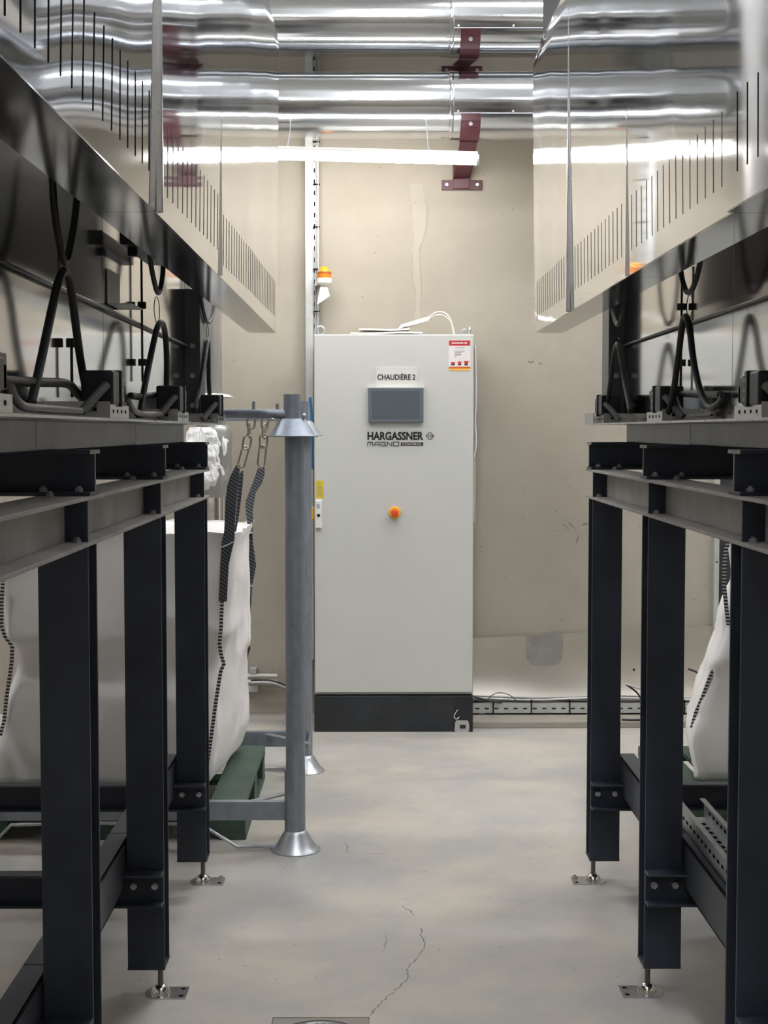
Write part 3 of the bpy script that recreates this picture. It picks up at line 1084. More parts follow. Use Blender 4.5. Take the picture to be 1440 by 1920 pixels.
for fa, fb, ht in ((.08, .30, .11), (.40, .60, .125), (.70, .92, .14)):
    xa, xb = x0 + (x1 - x0) * fa, x0 + (x1 - x0) * fb
    MB().box(xa + .002, xb - .002, CY - .0011, CY - .0006, z0 + hh * .16, z0 + hh * .20).build('notice_pictogram', 'print_black', door)
    MB().add([(xa, CY - .0011, z0 + hh * (.16 + ht)), (xb, CY - .0011, z0 + hh * (.16 + ht)), (xb - .004, CY - .0011, z0 + hh * .20), (xa + .004, CY - .0011, z0 + hh * .20)], [(0, 1, 2, 3)]).build('notice_pictogram', 'sticker_red', door)
# eye bolts on the roof
for px, ang, rr in ((601, 0, .021), (872, .25, .016), (881, 1.45, .019)):
    q = PY(px, 626, CY + .05)
    yb = CY + .06 + (.06 if px == 872 else 0)
    zc = czt + rr * .95
    pts = [Vector((q.x + rr * .8 * cos(t) * cos(ang), yb + rr * .8 * cos(t) * sin(ang), zc + rr * sin(t))) for t in [2 * pi * k / 20 for k in range(20)]]
    MB().tube(pts, .0062, 8, closed=True).lathe((q.x, yb, czt - .001), [(.014, 0), (.014, .004), (.009, .006)], 16).build('eye_bolt', 'galv_bright', cab, smooth='auto')
# main switch on the cabinet's side and conduit on the other
q = PY(586, 963, CY + .03)
MB().box(cxl - .020, cxl, CY + .05, CY + .10, q.z - .032, q.z + .030).build('side_switch', 'switch_yellow', cab, bevel=.006)
MB().box(cxr, cxr + .016, CY + .10, CY + .16, 1.05, czt - .03).build('side_conduit', 'conduit_grey', cab, bevel=.003)
MB().tube([(cxr + .012, CY + .09, czt - .05), (cxr + .02, CY + .09, 1.7), (cxr + .012, CY + .09, 1.55), (cxr + .022, CY + .09, 1.46), (cxr + .008, CY + .09, 1.38)], .004, 6, smooth=2).build('side_cable', 'cable_white', cab, smooth=True)
# documents and white cable lying on the roof
def paper(px0, px1, Y, z, th, rise, yaw, label):
    a, b_ = PY(px0, 626, Y), PY(px1, 626, Y)
    nb = 10
    vs, fs = [], []
    for i in range(nb + 1):
        u = i / nb
        x = a.x + (b_.x - a.x) * u
        zz = z + rise * u * u + .0025 * sin(6 * u + px0)
        yo = yaw * (u - .5)
        vs += [(x, Y + yo, zz), (x, Y + yo, zz + th), (x, Y + yo + .17, zz + th), (x, Y + yo + .17, zz)]
    for i in range(nb):
        k = 4 * i
        fs += [(k + j, k + (j + 1) % 4, k + 4 + (j + 1) % 4, k + 4 + j) for j in range(4)]
    fs += [(0, 3, 2, 1), tuple(4 * nb + j for j in range(4))]
    o = MB().add(vs, fs).build('document_booklet', 'paper_white', None, base=(a.x, Y, z))
    tag(o, label, 'document', 'papers on the cabinet roof')


paper(657, 792, CY + .022, czt + .0025, .009, .002, .01, 'long flat white booklet at the bottom of the paper heap on the cabinet')
paper(673, 768, CY + .026, czt + .0185, .009, .006, .03, 'white booklet lying second in the heap on the cabinet')
paper(655, 716, CY + .215, czt + .0025, .011, .0, -.02, 'short white booklet poking out at the end of the paper heap')
# thick rolled bundle rising to the right
A, B_ = PY(747, 616.5, CY + .09), PY(803, 602, CY + .09)
mb = MB()
for k in range(5):
    o_ = Vector((.003 * k, .004 * k, .0042 * k))
    mb.bar(A + o_, B_ + o_ + Vector((0, 0, .0015 * k)), .09, .0040)
tag(mb.build('paper_bundle', 'paper_white', None, base=A), 'thick folded white paper bundle slanting up under the white cable', 'paper bundle')
for k, (pts, lab) in enumerate(((((795, 606), (806, 593), (820, 584), (835, 586), (845, 598), (850, 620), (851, 624)), 'taller white cable arch on the cabinet roof'),
                                (((800, 603), (813, 592), (830, 590), (843, 600), (849, 612), (852, 624)), 'lower white cable arch on the cabinet roof'))):
    P = [PY(a_, b_, CY + .11 + .02 * k) for a_, b_ in pts]
    P[-1].z = czt + .004
    tag(MB().tube(P, .0042, 8, smooth=2).build('white_cable', 'cable_white', None, smooth=True, base=P[-1]), lab, 'cable')

# ================================================================== WALL FITTINGS
# vertical cable tray left of the cabinet
x0 = PY(573, 500, 7.62).x
x1 = PY(598, 500, 7.62).x
tray = thing('vertical_cable_tray', 'tall galvanised perforated cable tray on the wall beside the cabinet', 'cable tray', (x0, 7.64, .2))
xm = x0 + (x1 - x0) * .55
mb = MB()
mb.box(x0, xm, 7.600, 7.603, .3, R['z1'] - .3)
mb.box(x0, x0 + .003, 7.603, 7.66, .3, R['z1'] - .3)
mb.box(xm - .003, xm, 7.603, 7.64, .3, R['z1'] - .3)
mb.box(xm, x1, 7.637, 7.640, .3, R['z1'] - .3)
mb.box(x1 - .003, x1, 7.615, 7.640, .3, R['z1'] - .3)
mb.build('tray_channel', 'tray_metal', tray)
sl = mesh_of(MB().box(-.003, .003, -.0008, .0008, -.012, .012), 'tray_slot')
for k in range(66):
    z = .5 + k * .058
    piece('tray_slot', sl, 'slot_black', tray, (xm + .008, 7.6365, z))
    if k % 3 == 0:
        piece('tray_slot', sl, 'slot_black', tray, (x1 - .008, 7.6365, z + .02))
for k, (cx_, mm, rr) in enumerate(((xm + .016, 'conduit_grey', .004), (xm + .022, 'cable_white', .004), (x1 - .002, 'cable_grey', .003))):
    P = [Vector((cx_ + .004 * sin(z * 2.3 + k * 2), 7.625, z)) for z in [.35 + .15 * i for i in range(29)]]
    MB().tube(P, rr, 6).build('tray_cable', mm, tray, smooth=True)
for k in range(9):
    z = 1.7 + .22 * k
    MB().box(xm + .002, x1 + .006, 7.617, 7.633, z, z + .006).build('cable_tie', 'slot_black', tray)
# blue cable between tray and cabinet
P = [PY(a_, b_, 7.4) for a_, b_ in ((581, 745), (584, 775), (585, 820), (584, 850), (585, 880))]
tag(MB().tube(P, .008, 8, smooth=2).build('blue_cable', 'cable_blue', None, smooth=True, base=P[-1]), 'short blue cable hanging between the cabinet and the tray', 'cable')
# beacon with horn
c = PY(608, 530, 7.55)
s1 = 7.55 / F
be = thing('warning_beacon', 'amber warning beacon over a white horn on the wall', 'beacon', (c.x, 7.55, PY(608, 572, 7.55).z))
zt = lambda py: PY(608, py, 7.55).z
MB().lathe((c.x, 7.55, zt(523)), [(13 * s1, 0), (13 * s1, 5 * s1), (12 * s1, 10 * s1), (11.5 * s1, 13 * s1), (9 * s1, 19 * s1), (5 * s1, 22.5 * s1), (1 * s1, 23.5 * s1)], 28).build('amber_dome', 'beacon_orange', be, smooth=True)
MB().lathe((c.x, 7.55, zt(535)), [(8 * s1, 0), (11.5 * s1, 2 * s1), (13.5 * s1, 4.5 * s1), (13.5 * s1, 13 * s1)], 28).build('beacon_base', 'plastic_white', be, smooth='auto')
for k in range(6):
    MB().lathe((c.x, 7.55, zt(522 - 2.2 * k)), [(13.05 * s1, 0), (13.35 * s1, .4 * s1), (13.05 * s1, .9 * s1)], 28).build('dome_ring', 'sticker_orange', be)
hp = [(600, 538), (614, 538), (619, 556), (594, 572)]
vs = [PY(a_, b_, 7.535) for a_, b_ in hp] + [PY(a_, b_, 7.585) for a_, b_ in hp]
MB().add(vs, [(0, 1, 2, 3), (7, 6, 5, 4), (0, 4, 5, 1), (1, 5, 6, 2), (2, 6, 7, 3), (3, 7, 4, 0)]).build('horn', 'plastic_white', be, bevel=.006)
x0_, x1_, z0_, z1_ = wq(611, 618, 546, 556, 7.535)
MB().tube([(x1_, 7.53, z1_), (x0_, 7.53, z1_), (x0_, 7.53, z0_), (x1_, 7.53, z0_)], .0015, 5).build('horn_mark', 'print_grey', be)
MB().box(c.x - .05, c.x - .02, 7.56, 7.63, zt(535), zt(528)).build('beacon_arm', 'tray_metal', be)

# insulated pipes high on the wall
def pipe(label, py_top, py_bot, name, lip):
    Yp = 7.34
    zc = PY(848, (py_top + py_bot) / 2, Yp).z
    r = (py_bot - py_top) / 2 * Yp / F
    t = thing(name, label, 'pipe', (0, Yp, zc - r), 'insulated pipes along the wall')
    xj = PY(848, 200, Yp - r).x
    MB().lathe((-4.4, Yp, zc), [(r * .985, 0), (r * .985, xj + 4.4)], 64, (1, 0, 0)).build('pipe_jacket', 'pipe_aluminium', t, smooth='auto')
    MB().lathe((xj, Yp, zc), [(r * 1.0, 0), (r * 1.0, 4.0 - xj)], 64, (1, 0, 0)).build('pipe_jacket', 'pipe_aluminium', t, smooth='auto')
    MB().lathe((xj, Yp, zc), [(r * .98, -.012), (r * 1.012, -.008), (r * 1.018, 0), (r * 1.012, .008), (r * .99, .012)], 64, (1, 0, 0)).build('bead_joint', 'pipe_aluminium', t, smooth='auto')
    for xx in (-2.2, -1.0, 1.7):
        MB().lathe((xx, Yp, zc), [(r * .98, -.012), (r * 1.012, -.008), (r * 1.018, 0), (r * 1.012, .008), (r * .98, .012)], 64, (1, 0, 0)).build('bead_joint', 'pipe_aluminium', t, smooth='auto')
    # lap seam with screws on the far section
    a = lip
    yy, zz = Yp - r * cos(a), zc - r * sin(a)
    MB().box(xj + .01, 3.9, yy - .004, yy + .004, zz - .003, zz).build('lap_seam', 'galv_bright', t)
    for k in range(12):
        xx = xj + .03 + .27 * k
        MB().cyl((xx, yy - .009, zz + .008), (xx, yy, zz + .008), .005, n=8).build('jacket_screw', 'galv_bright', t)
    return Yp, zc, r


pA = pipe('lower aluminium clad insulated pipe just above the lit lamp', 137, 260, 'insulated_pipe', .42)
pB = pipe('upper aluminium clad insulated pipe above the other clad pipe', -18, 104, 'insulated_pipe', .40)


def bracket(pp, px_c, py_plate, label):
    Yp, zc, r = pp
    q = PY(px_c, py_plate, 7.65)
    t = thing('pipe_bracket', label, 'bracket', (q.x, 7.65, q.z), 'pipe brackets on the wall')
    MB().box(q.x - .107, q.x + .107, 7.648, 7.66, q.z - .026, q.z + .026).build('wall_plate', 'bracket_maroon', t, bevel=.002)
    for dx_ in (-.08, .08):
        MB().cyl((q.x + dx_, 7.630, q.z), (q.x + dx_, 7.648, q.z), .009, n=6).build('plate_bolt', 'galv_bright', t)
    # neck standing off the wall then rising arm to the pipe's belly
    zu = zc - r * 1.06
    y_arm = Yp - r * .30
    mb = MB()
    mb.box(q.x - .048, q.x + .040, 7.634, 7.648, q.z - .02, zu - .02)
    mb.bar((q.x - .004, 7.645, q.z + .03), (q.x + .014, y_arm + .04, zu - .004), .088, .010, (1, 0, 0) if False else (0, 0, 1))
    mb.build('bracket_arm', 'bracket_maroon', t, bevel=.002)
    mb = MB()
    p_top = (q.x + .016, Yp - r * 1.02 * cos(radians(24)), zc - r * 1.02 * sin(radians(24)))
    prev = None
    for k in range(7):
        a_ = radians(24 + 12 * k)
        cur = Vector((q.x + .016, Yp - r * 1.03 * cos(a_), zc - r * 1.03 * sin(a_)))
        if prev:
            mb.bar(prev, cur, .098, .008, (cur - prev).cross(Vector((1, 0, 0))))
        prev = cur
    mb.build('pipe_saddle', 'bracket_maroon', t, bevel=.001)
    MB().cyl((q.x + .016, Yp - r * 1.02 * cos(radians(40)) - .012, zc - r * 1.02 * sin(radians(40)) - .01), (q.x + .016, Yp - r * cos(radians(40)), zc - r * sin(radians(40))), .010, n=8).build('saddle_bolt', 'galv_bright', t)


bracket(pA, 866, 347, 'maroon bracket carrying the lower clad pipe, plate below the lamp')
bracket(pB, 866, 133, 'maroon bracket carrying the upper clad pipe between both pipes')

# LED batten below the pipes
LY = 6.98
a = PY(893, 300, LY)
b0 = PY(449, 288, LY)
lamp = thing('batten_lamp', 'lit white LED batten lamp hanging below the clad pipes', 'lamp', ((a.x + b0.x) / 2, LY, a.z))
up = Vector((0, 0, .02))
MB().tube([b0, a], .024, 16).build('diffuser_tube', 'lamp', lamp, smooth='auto')
MB().bar(b0 + Vector((-.02, 0, .026)), a + Vector((.006, 0, .026)), .05, .022).build('lamp_housing', 'plastic_white', lamp, bevel=.004)
MB().cyl(a + Vector((-.001, 0, 0)), a + Vector((.012, 0, 0)), .026, n=16).build('end_cap', 'plastic_white', lamp)
MB().cyl(b0 + Vector((.001, 0, 0)), b0 + Vector((-.012, 0, 0)), .026, n=16).build('end_cap', 'plastic_white', lamp)
for f in (.2, .8):
    p = b0.lerp(a, f)
    MB().cyl(p + up, (p.x, pA[0] - pA[2] * .5, pA[1] - pA[2] * .86), .003, n=6).build('hanger_wire', 'galv_bright', lamp)

# unseen battens under the ceiling, several added as fill light
for k, (x, y, z, ln, lab) in enumerate(((.95, 6.25, 4.6, 1.0, 'short unseen ceiling batten lamp above the clad pipes over the cabinet'),
                                        (.11, 3.9, 4.9, -1.5, 'unseen ceiling batten lamp above the middle of the aisle'),
                                        (.11, 1.2, 4.9, -1.5, 'unseen ceiling batten lamp above the near end of the aisle'),
                                        (-2.9, 4.8, 4.9, 1.5, 'unseen ceiling batten lamp above the filled bag on its rack'),
                                        (2.9, 4.8, 4.9, 1.5, 'unseen ceiling batten lamp above the slumped bag'),
                                        (-.4, -2.8, 4.9, 1.5, 'unseen ceiling batten lamp at the entrance end of the room'),
                                        (-1.5, -.9, 4.9, -1.5, 'added fill batten lamp short of the housing beside the bag rack'),
                                        (1.8, -.9, 4.9, -1.5, 'added fill batten lamp short of the housing before the metal sheet'),
                                        (-2.9, 6.7, 4.9, 1.5, 'added fill batten lamp near the wall above the flue'),
                                        (2.9, 6.7, 4.9, 1.5, 'added fill batten lamp near the wall above the dark door'),
                                        (-3.1, 1.9, 4.9, -1.5, 'added fill batten lamp behind the housing beside the bag rack'),
                                        (3.0, 1.9, 4.9, -1.5, 'added fill batten lamp behind the housing before the metal sheet'))):
    t = thing('unseen_batten', lab, 'lamp', (x, y, z), 'unseen batten lamps under the ceiling')
    hx, hy = (ln / 2, .05) if ln > 0 else (.05, -ln / 2)
    MB().box(x - hx, x + hx, y - hy, y + hy, z, z + .035).build('lamp_diffuser', 'ceil_lamp', t)
    MB().box(x - hx - .01, x + hx + .01, y - hy - .01, y + hy + .01, z + .035, z + .09).build('lamp_housing', 'plastic_white', t)
    for sx in (-.6, .6):
        MB().cyl((x + sx * hx, y + sx * hy, z + .09), (x + sx * hx, y + sx * hy, R['z1']), .006, n=6).build('lamp_rod', 'galv_bright', t)

# leaning aluminium sheet behind the cabinet
def sheet_pt(px, pyt, pyb, v):
    top = PY(px, pyt, 7.63)
    bot = PY(px, pyb, 7.585)
    cv = 1 - (1 - v) ** 3
    y = 7.585 + .055 * cv
    return Vector((bot.x + (top.x - bot.x) * v, y, bot.z + (top.z - bot.z) * v))


mb = MB().sheet(lambda u, v: sheet_pt(886 + 524 * u, 1197 - 27 * u, 1313, v), 40, 12)
sh = mb.build('metal_sheet', 'sheet_aluminium', None, smooth=True, thick=.0012, base=tuple(PY(1100, 1313, 7.585)))
sh.modifiers[0].use_rim = False
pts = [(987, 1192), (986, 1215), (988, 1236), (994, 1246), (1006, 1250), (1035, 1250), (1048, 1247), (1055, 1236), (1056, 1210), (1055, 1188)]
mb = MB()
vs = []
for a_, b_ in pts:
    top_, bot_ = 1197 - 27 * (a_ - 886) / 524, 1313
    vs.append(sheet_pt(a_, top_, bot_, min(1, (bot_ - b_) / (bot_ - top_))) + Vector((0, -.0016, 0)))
mb.add(vs, [tuple(range(len(vs)))]).build('painted_reflection', 'reflection_grey', sh)  # grey patch, a reflection put into the sheet's colour
tag(sh, 'plain aluminium sheet leaning on the wall above the floor cable tray', 'metal sheet')
q = sheet_pt(1190, 1180, 1313, .42)
MB().cyl(q + Vector((0, -.003, 0)), q + Vector((0, .003, 0)), .006, n=10).build('sheet_hole', 'slot_black', sh)

# floor level cable tray with cables
ft = thing('floor_cable_tray', 'perforated steel cable tray with bundled cables along the foot of the wall', 'cable tray', (1.3, 7.5, .033))
ztop, zbot = PY(1000, 1318, 7.45).z, PY(1000, 1337, 7.45).z
mb = MB()
mb.box(.515, 2.4, 7.450, 7.453, zbot, ztop)
mb.box(.515, 2.4, 7.453, 7.56, zbot, zbot + .003)
mb.box(.515, 2.4, 7.557, 7.56, zbot, ztop)
mb.box(.55, .58, 7.47, 7.54, .033, zbot)
mb.box(1.4, 1.43, 7.47, 7.54, .033, zbot)
mb.build('tray_channel', 'tray_metal', ft)
hs = mesh_of(MB().box(-.011, .011, -.0008, .0008, -.0035, .0035), 'tray_perforation')
for k in range(36):
    piece('tray_perforation', hs, 'slot_black', ft, (.54 + .05 * k, 7.4495, zbot + (ztop - zbot) * .45))
for k in range(9):
    MB().box(.62 + .2 * k, .626 + .2 * k, 7.444, 7.47, zbot - .002, ztop + .014).build('cable_tie', 'slot_black', ft)
for k, mm in enumerate(('cable_rubber', 'cable_white', 'cable_grey', 'cable_rubber', 'conduit_grey')):
    P = [Vector((.50 + .1 * i, 7.462 + .018 * k + .004 * sin(i * 1.3 + k), ztop + .002 + .007 * ((k * 2) % 3) + .006 * sin(i * .8 + 2 * k))) for i in range(20)]
    MB().tube(P, .006, 6).build('tray_cable', mm, ft, smooth=True)
for pts, lab in (([(889, 1307), (905, 1311), (922, 1315), (940, 1318)], 'thick black cable entering the floor tray at the plinth'),
                 ([(1175, 1284), (1195, 1298), (1203, 1312)], 'black cable dropping over the sheet between two frame legs'),
                 ([(1290, 1254), (1312, 1262), (1324, 1285), (1318, 1305), (1298, 1318)], 'black cable arc bulging over the sheet beside the slumped bag'),
                 ([(914, 1311), (925, 1301), (938, 1298), (955, 1302), (968, 1313)], 'thin wire arch in front of the sheet near the plinth')):
    P = [PY(a_, b_, 7.44) for a_, b_ in pts]
    tag(MB().tube(P, .0022 if 'thin' in lab else .005, 8, smooth=2).build('black_cable', 'cable_rubber', None, smooth=True, base=P[-1]), lab, 'cable')
P = [PY(a_, b_, 7.43) for a_, b_ in ((1172, 1282), (1215, 1297), (1260, 1308))]
tag(MB().tube(P, .0045, 8, smooth=1).build('grey_conduit', 'galv_bright', None, smooth=True, base=P[-1]), 'thin bright metal conduit sloping across the sheet', 'conduit')
P = [PZ(a_, b_, .006) for a_, b_ in ((1165, 1361), (1190, 1362), (1208, 1354), (1220, 1340))]
P = [Vector((p.x, min(p.y, 7.3), .006 if p.y < 7.26 else .039)) for p in P]
tag(MB().tube(P, .005, 8, smooth=2).build('black_cable', 'cable_rubber', None, smooth=True, base=P[0]), 'black cable lying on the curb between two frame legs', 'cable')

# white conduits low on the wall behind the rack
cd = thing('conduit_run', 'white conduits with clamps low on the wall behind the rack', 'conduit', (-.55, 7.62, .2))
for py, mm in ((1266, 'cable_white'), (1277, 'plate_white')):
    p = PY(450, py, 7.61)
    q = PY(520, py + 1, 7.61)
    MB().cyl((p.x - .5, 7.61, p.z), (q.x, 7.61, q.z), .010, n=12).build('conduit_pipe', mm, cd, smooth='auto')
for px, py in ((475, 1258), (466, 1291), (478, 1291)):
    p = PY(px, py, 7.62)
    MB().box(p.x - .018, p.x + .018, 7.6, 7.66, p.z - .016, p.z + .016).build('conduit_clamp', 'conduit_grey', cd, bevel=.003)
for k in range(3):
    P = [PY(a_, b_ + 4 * k, 7.58) for a_, b_ in ((470, 1276), (500, 1275), (520, 1278), (545, 1290), (575, 1305))]
    tag(MB().tube(P, .0045, 6, smooth=2).build('conduit_cable', ('cable_rubber', 'cable_white', 'cable_grey')[k], cd, smooth=True), None)

# ================================================================== FLUE WITH WRAPPED JOINT
fY = 6.95
sF = fY / F
p = PY(400, 960, fY)
fl = thing('flue_pipe', 'stainless flue pipe with a foil and plastic wrapped joint behind the bag', 'flue', (p.x, fY, 0))
zf = lambda py: PY(400, py, fY).z
MB().lathe((p.x, fY, 0), [(24.5 * sF, 0), (24.5 * sF, zf(925))], 40).build('lower_pipe', 'chrome', fl, smooth='auto')
xu = PY(391, 700, fY).x
MB().lathe((xu, fY, zf(800)), [(25 * sF, 0), (25 * sF, 3.1)], 40).build('upper_pipe', 'flue_metal', fl, smooth='auto')


def wrapfn(amp, prof, cx, seed):
    def fn(u, v):
        t = 2 * pi * u
        k = v * (len(prof) - 1)
        i = min(int(k), len(prof) - 2)
        w = k - i
        r = prof[i][0] * (1 - w) + prof[i + 1][0] * w
        py = prof[i][1] * (1 - w) + prof[i + 1][1] * w
        d = noise.noise(Vector((3.1 * cos(t), 3.1 * sin(t), v * 6 + seed))) + .6 * noise.noise(Vector((8 * cos(t), 8 * sin(t), v * 14 + seed)))
        rr = r * sF * (1 + amp * d)
        return Vector((cx + rr * cos(t), fY + rr * sin(t), zf(py)))
    return fn


MB().sheet(wrapfn(.05, [(22, 795), (30, 803), (33, 830), (32, 860), (30, 882), (31, 905), (26, 932)], p.x + 3 * sF, 1), 60, 24).build('foil_wrap', 'foil_grey', fl, smooth=True)
MB().sheet(wrapfn(.17, [(30, 801), (38, 812), (41, 830), (40, 850), (38, 868), (36, 880), (37, 900), (28, 916), (20, 922)], p.x - 9 * sF, 4), 64, 34).build('plastic_wrap', 'plastic_wrap', fl, smooth=False)
MB().sheet(wrapfn(.10, [(25, 738), (40, 741), (44, 745), (26, 748)], xu, 9), 40, 6).build('paper_collar', 'paper_white', fl, smooth=True)


# ================================================================== PALLETS, BAGS, RACK
def pallet(x0, x1, y0, y1, label):
    t = thing('green_pallet', label, 'pallet', ((x0 + x1) / 2, (y0 + y1) / 2, 0))
    w = x1 - x0
    n = 6
    bw = .135
    for k in range(n):
        xa = x0 + (w - bw) * k / (n - 1)
        MB().box(xa, xa + bw, y0, y1, .123, .145).build('deck_board', 'pallet_green', t, bevel=.003)
    for yy in (y0, (y0 + y1) / 2 - .05, y1 - .10):
        MB().box(x0, x1, yy, yy + .10, .100, .1225).build('stringer_board', 'pallet_green', t, bevel=.002)
        for xx in (x0 + .002, x0 + w / 2 - .07, x1 - .142):
            MB().box(xx, xx + .14, yy + .002, yy + .098, .0225, .0998).build('pallet_block', 'pallet_green', t, bevel=.002)
    for xx in (x0, x0 + w / 2 - .05, x1 - .10):
        MB().box(xx, xx + .10, y0, y1, .0, .0224).build('skid_board', 'pallet_green', t, bevel=.002)
    return t


pallet(-1.50, -.475, 5.27, 6.22, 'dark green pallet under the tall white bag inside the rack')
pallet(1.150, 2.15, 5.22, 6.20, 'dark green pallet under the slumped white bag')


def lerp_tab(tab, z):
    if z <= tab[0][0]:
        return tab[0][1]
    for (za, va), (zb, vb) in zip(tab[:-1], tab[1:]):
        if z <= zb:
            w = (z - za) / (zb - za)
            w = w * w * (3 - 2 * w)
            return va * (1 - w) + vb * w
    return tab[-1][1]


def bag(label, ztop, xfl, xfr, xbl, xbr, yf, yb, seed, amp=.012, z0=.147):
    """cloth cube between four corner lines given as (z, x) tables; yf, yb (z, y) tables"""
    n_p, n_z = 96, 56
    t = thing('bulk_bag', label, 'bag', ((lerp_tab(xfl, .4) + lerp_tab(xfr, .4)) / 2, (lerp_tab(yf, .4) + lerp_tab(yb, .4)) / 2, z0))

    def fn(u, v):
        z = z0 + (ztop - z0) * v
        a, b_, c_, d_ = (Vector((lerp_tab(xfl, z), lerp_tab(yf, z), z)), Vector((lerp_tab(xfr, z), lerp_tab(yf, z), z)),
                         Vector((lerp_tab(xbr, z), lerp_tab(yb, z), z)), Vector((lerp_tab(xbl, z), lerp_tab(yb, z), z)))
        k = (u * 4) % 4
        i = int(k) % 4
        w = k - int(k)
        cs = [a, b_, c_, d_]
        # slight rounding of the corners
        p_ = cs[i].lerp(cs[(i + 1) % 4], w)
        cen = (a + b_ + c_ + d_) / 4
        edge = min(w, 1 - w)
        rnd = max(0, .05 - edge) / .05
        bul = sin(pi * w) * .022 * sin(pi * min(1, v * 1.05))
        dirv = Vector((p_.x - cen.x, p_.y - cen.y, 0))
        dirv.normalize()
        nz = noise.noise(Vector((p_.x * 4.2, p_.y * 4.2, z * 3.1 + seed))) + .5 * noise.noise(Vector((p_.x * 9, p_.y * 9, z * 8 + seed)))
        ridge = 1 - abs(noise.noise(Vector((p_.x * 3 + z * 2.2, p_.y * 3 - z * 2.0, z * 2.6 + seed * 2))))
        nz += .9 * (ridge ** 6)
        top = max(0, (v - .94) / .06)
        p_ = p_ + dirv * (bul - .020 * rnd * rnd + amp * nz * (.5 + .5 * sin(pi * v)) + amp * .8 * nz * top)
        p_.z += top * .014 * noise.noise(Vector((u * 30, seed, 2)))
        return p_
    MB().sheet(fn, n_p, n_z).build('bag_body', 'bag_fabric', t, smooth=True)
    # bottom, and a loose liner lying in the mouth
    cen = Vector(((lerp_tab(xfl, z0) + lerp_tab(xfr, z0)) / 2, (lerp_tab(yf, z0) + lerp_tab(yb, z0)) / 2, z0 + .001))
    vs = [fn(i / 48, 0) for i in range(48)]
    for v_ in vs:
        v_.z = z0 + .0005
    MB().add(vs, [tuple(range(48))]).build('bag_bottom', 'bag_fabric', t)

    def lid(u, v):
        e = fn(u, .985)
        cc = Vector(((lerp_tab(xfl, ztop) + lerp_tab(xfr, ztop)) / 2, (lerp_tab(yf, ztop) + lerp_tab(yb, ztop)) / 2, ztop))
        p_ = e.lerp(cc, v)
        p_.z = ztop - .01 + .03 * noise.noise(Vector((p_.x * 9, p_.y * 9, seed + 3))) * (1 if v > 0 else .2)
        return p_
    MB().sheet(lid, 60, 10).build('bag_mouth', 'bag_liner', t, smooth=True)
    return t, fn


yF, yB = 5.36, 6.12
bx = lambda px, py, Y: PY(px, py, Y).x
zof = lambda py, Y: PY(700, py, Y).z
bagL, fnL = bag('tall white woven bulk bag on the green pallet inside the rack', 1.135,
                [(.15, -1.46), (.2, -1.44), (.45, -1.385), (.70, -1.325), (.74, -1.36), (.95, -1.40), (1.13, -1.41)],
                [(.15, -.68), (.17, -.632), (.25, -.618), (.45, -.592), (.66, -.568), (.80, -.545), (1.0, -.525), (1.13, -.515)],
                [(.15, -1.44), (.3, -1.42), (1.13, -1.42)],
                [(.15, -.62), (.19, -.56), (.30, -.535), (.62, -.540), (.66, -.532), (.9, -.53), (1.13, -.528)],
                [(.15, yF + .07), (.2, yF), (.5, yF - .02), (.66, yF + .02), (.75, yF - .01), (1.13, yF)],
                [(.15, yB - .06), (.2, yB), (1.13, yB)], 2.0, .017)

# stitched corner seams of the tall bag
def seam(t, pts, wpx, Y, mname='stitched_webbing', name='corner_seam'):
    lf = [PY(a_ - wpx / 2, b_, Y) for a_, b_ in pts]
    rt = [PY(a_ + wpx / 2, b_, Y - .004) for a_, b_ in pts]
    MB().ribbon(lf, rt, .004).build(name, mname, t, smooth='auto')


Z7 = lambda x, y: (380 + x / 3.555, 1100 + y / 3.555)
Z5 = lambda x, y: (380 + x / 5.05, 720 + y / 5.05)
seam(bagL, [Z7(135, 0), Z7(128, 130), Z7(122, 280), Z7(112, 380), Z7(122, 450), Z7(142, 515), Z7(122, 560), Z7(108, 640), Z7(88, 770), Z7(68, 920), Z7(46, 1080), Z7(28, 1200), Z7(15, 1240)], 6.5, yF - .022)
seam(bagL, [(6, 1075), (3, 1130), (3, 1175), (10, 1195), (23, 1212), (22, 1240), (18, 1270), (12, 1310), (8, 1350), (0, 1380)], 6.5, yF - .02)
# lifting straps of the tall bag
sY = yF - .03
for name, le, re_, Yd in (('lifting_strap', [(320, 770), (265, 870), (235, 960), (220, 1080), (212, 1250), (205, 1400), (180, 1500), (168, 1700), (120 + 40, 1900), (112 + 40, 2060)],
                           [(352, 772), (345, 870), (330, 1000), (318, 1120), (305, 1300), (300, 1480), (270, 1600), (245, 1720), (235, 1900), (228, 2060)], sY),
                          ('lifting_strap', [(358, 838), (345, 900), (330, 1080), (318, 1250), (306, 1400)], [(382, 822), (378, 920), (360, 1090), (338, 1250), (312, 1400)], sY + .02)):
    MB().ribbon([PY(*Z5(a_, b_), Yd) for a_, b_ in le], [PY(*Z5(a_, b_), Yd - .012) for a_, b_ in re_], .004).build(name, 'webbing', bagL, smooth='auto')
sY2 = yB - .1
le = [(530, 800), (490, 900), (450, 1000), (410, 1110), (405, 1160), (420, 1290), (440, 1400), (445, 1480), (440, 1650), (425, 1900)]
re_ = [(582, 790), (586, 850), (560, 940), (500, 1030), (455, 1100), (472, 1200), (476, 1300), (470, 1400), (475, 1500), (505, 1720), (470, 1900)]
re_.pop(4)
MB().ribbon([PY(*Z5(a_, b_), sY2) for a_, b_ in le], [PY(*Z5(a_, b_), sY2 - .012) for a_, b_ in re_], .004).build('lifting_strap', 'webbing', bagL, smooth='auto')
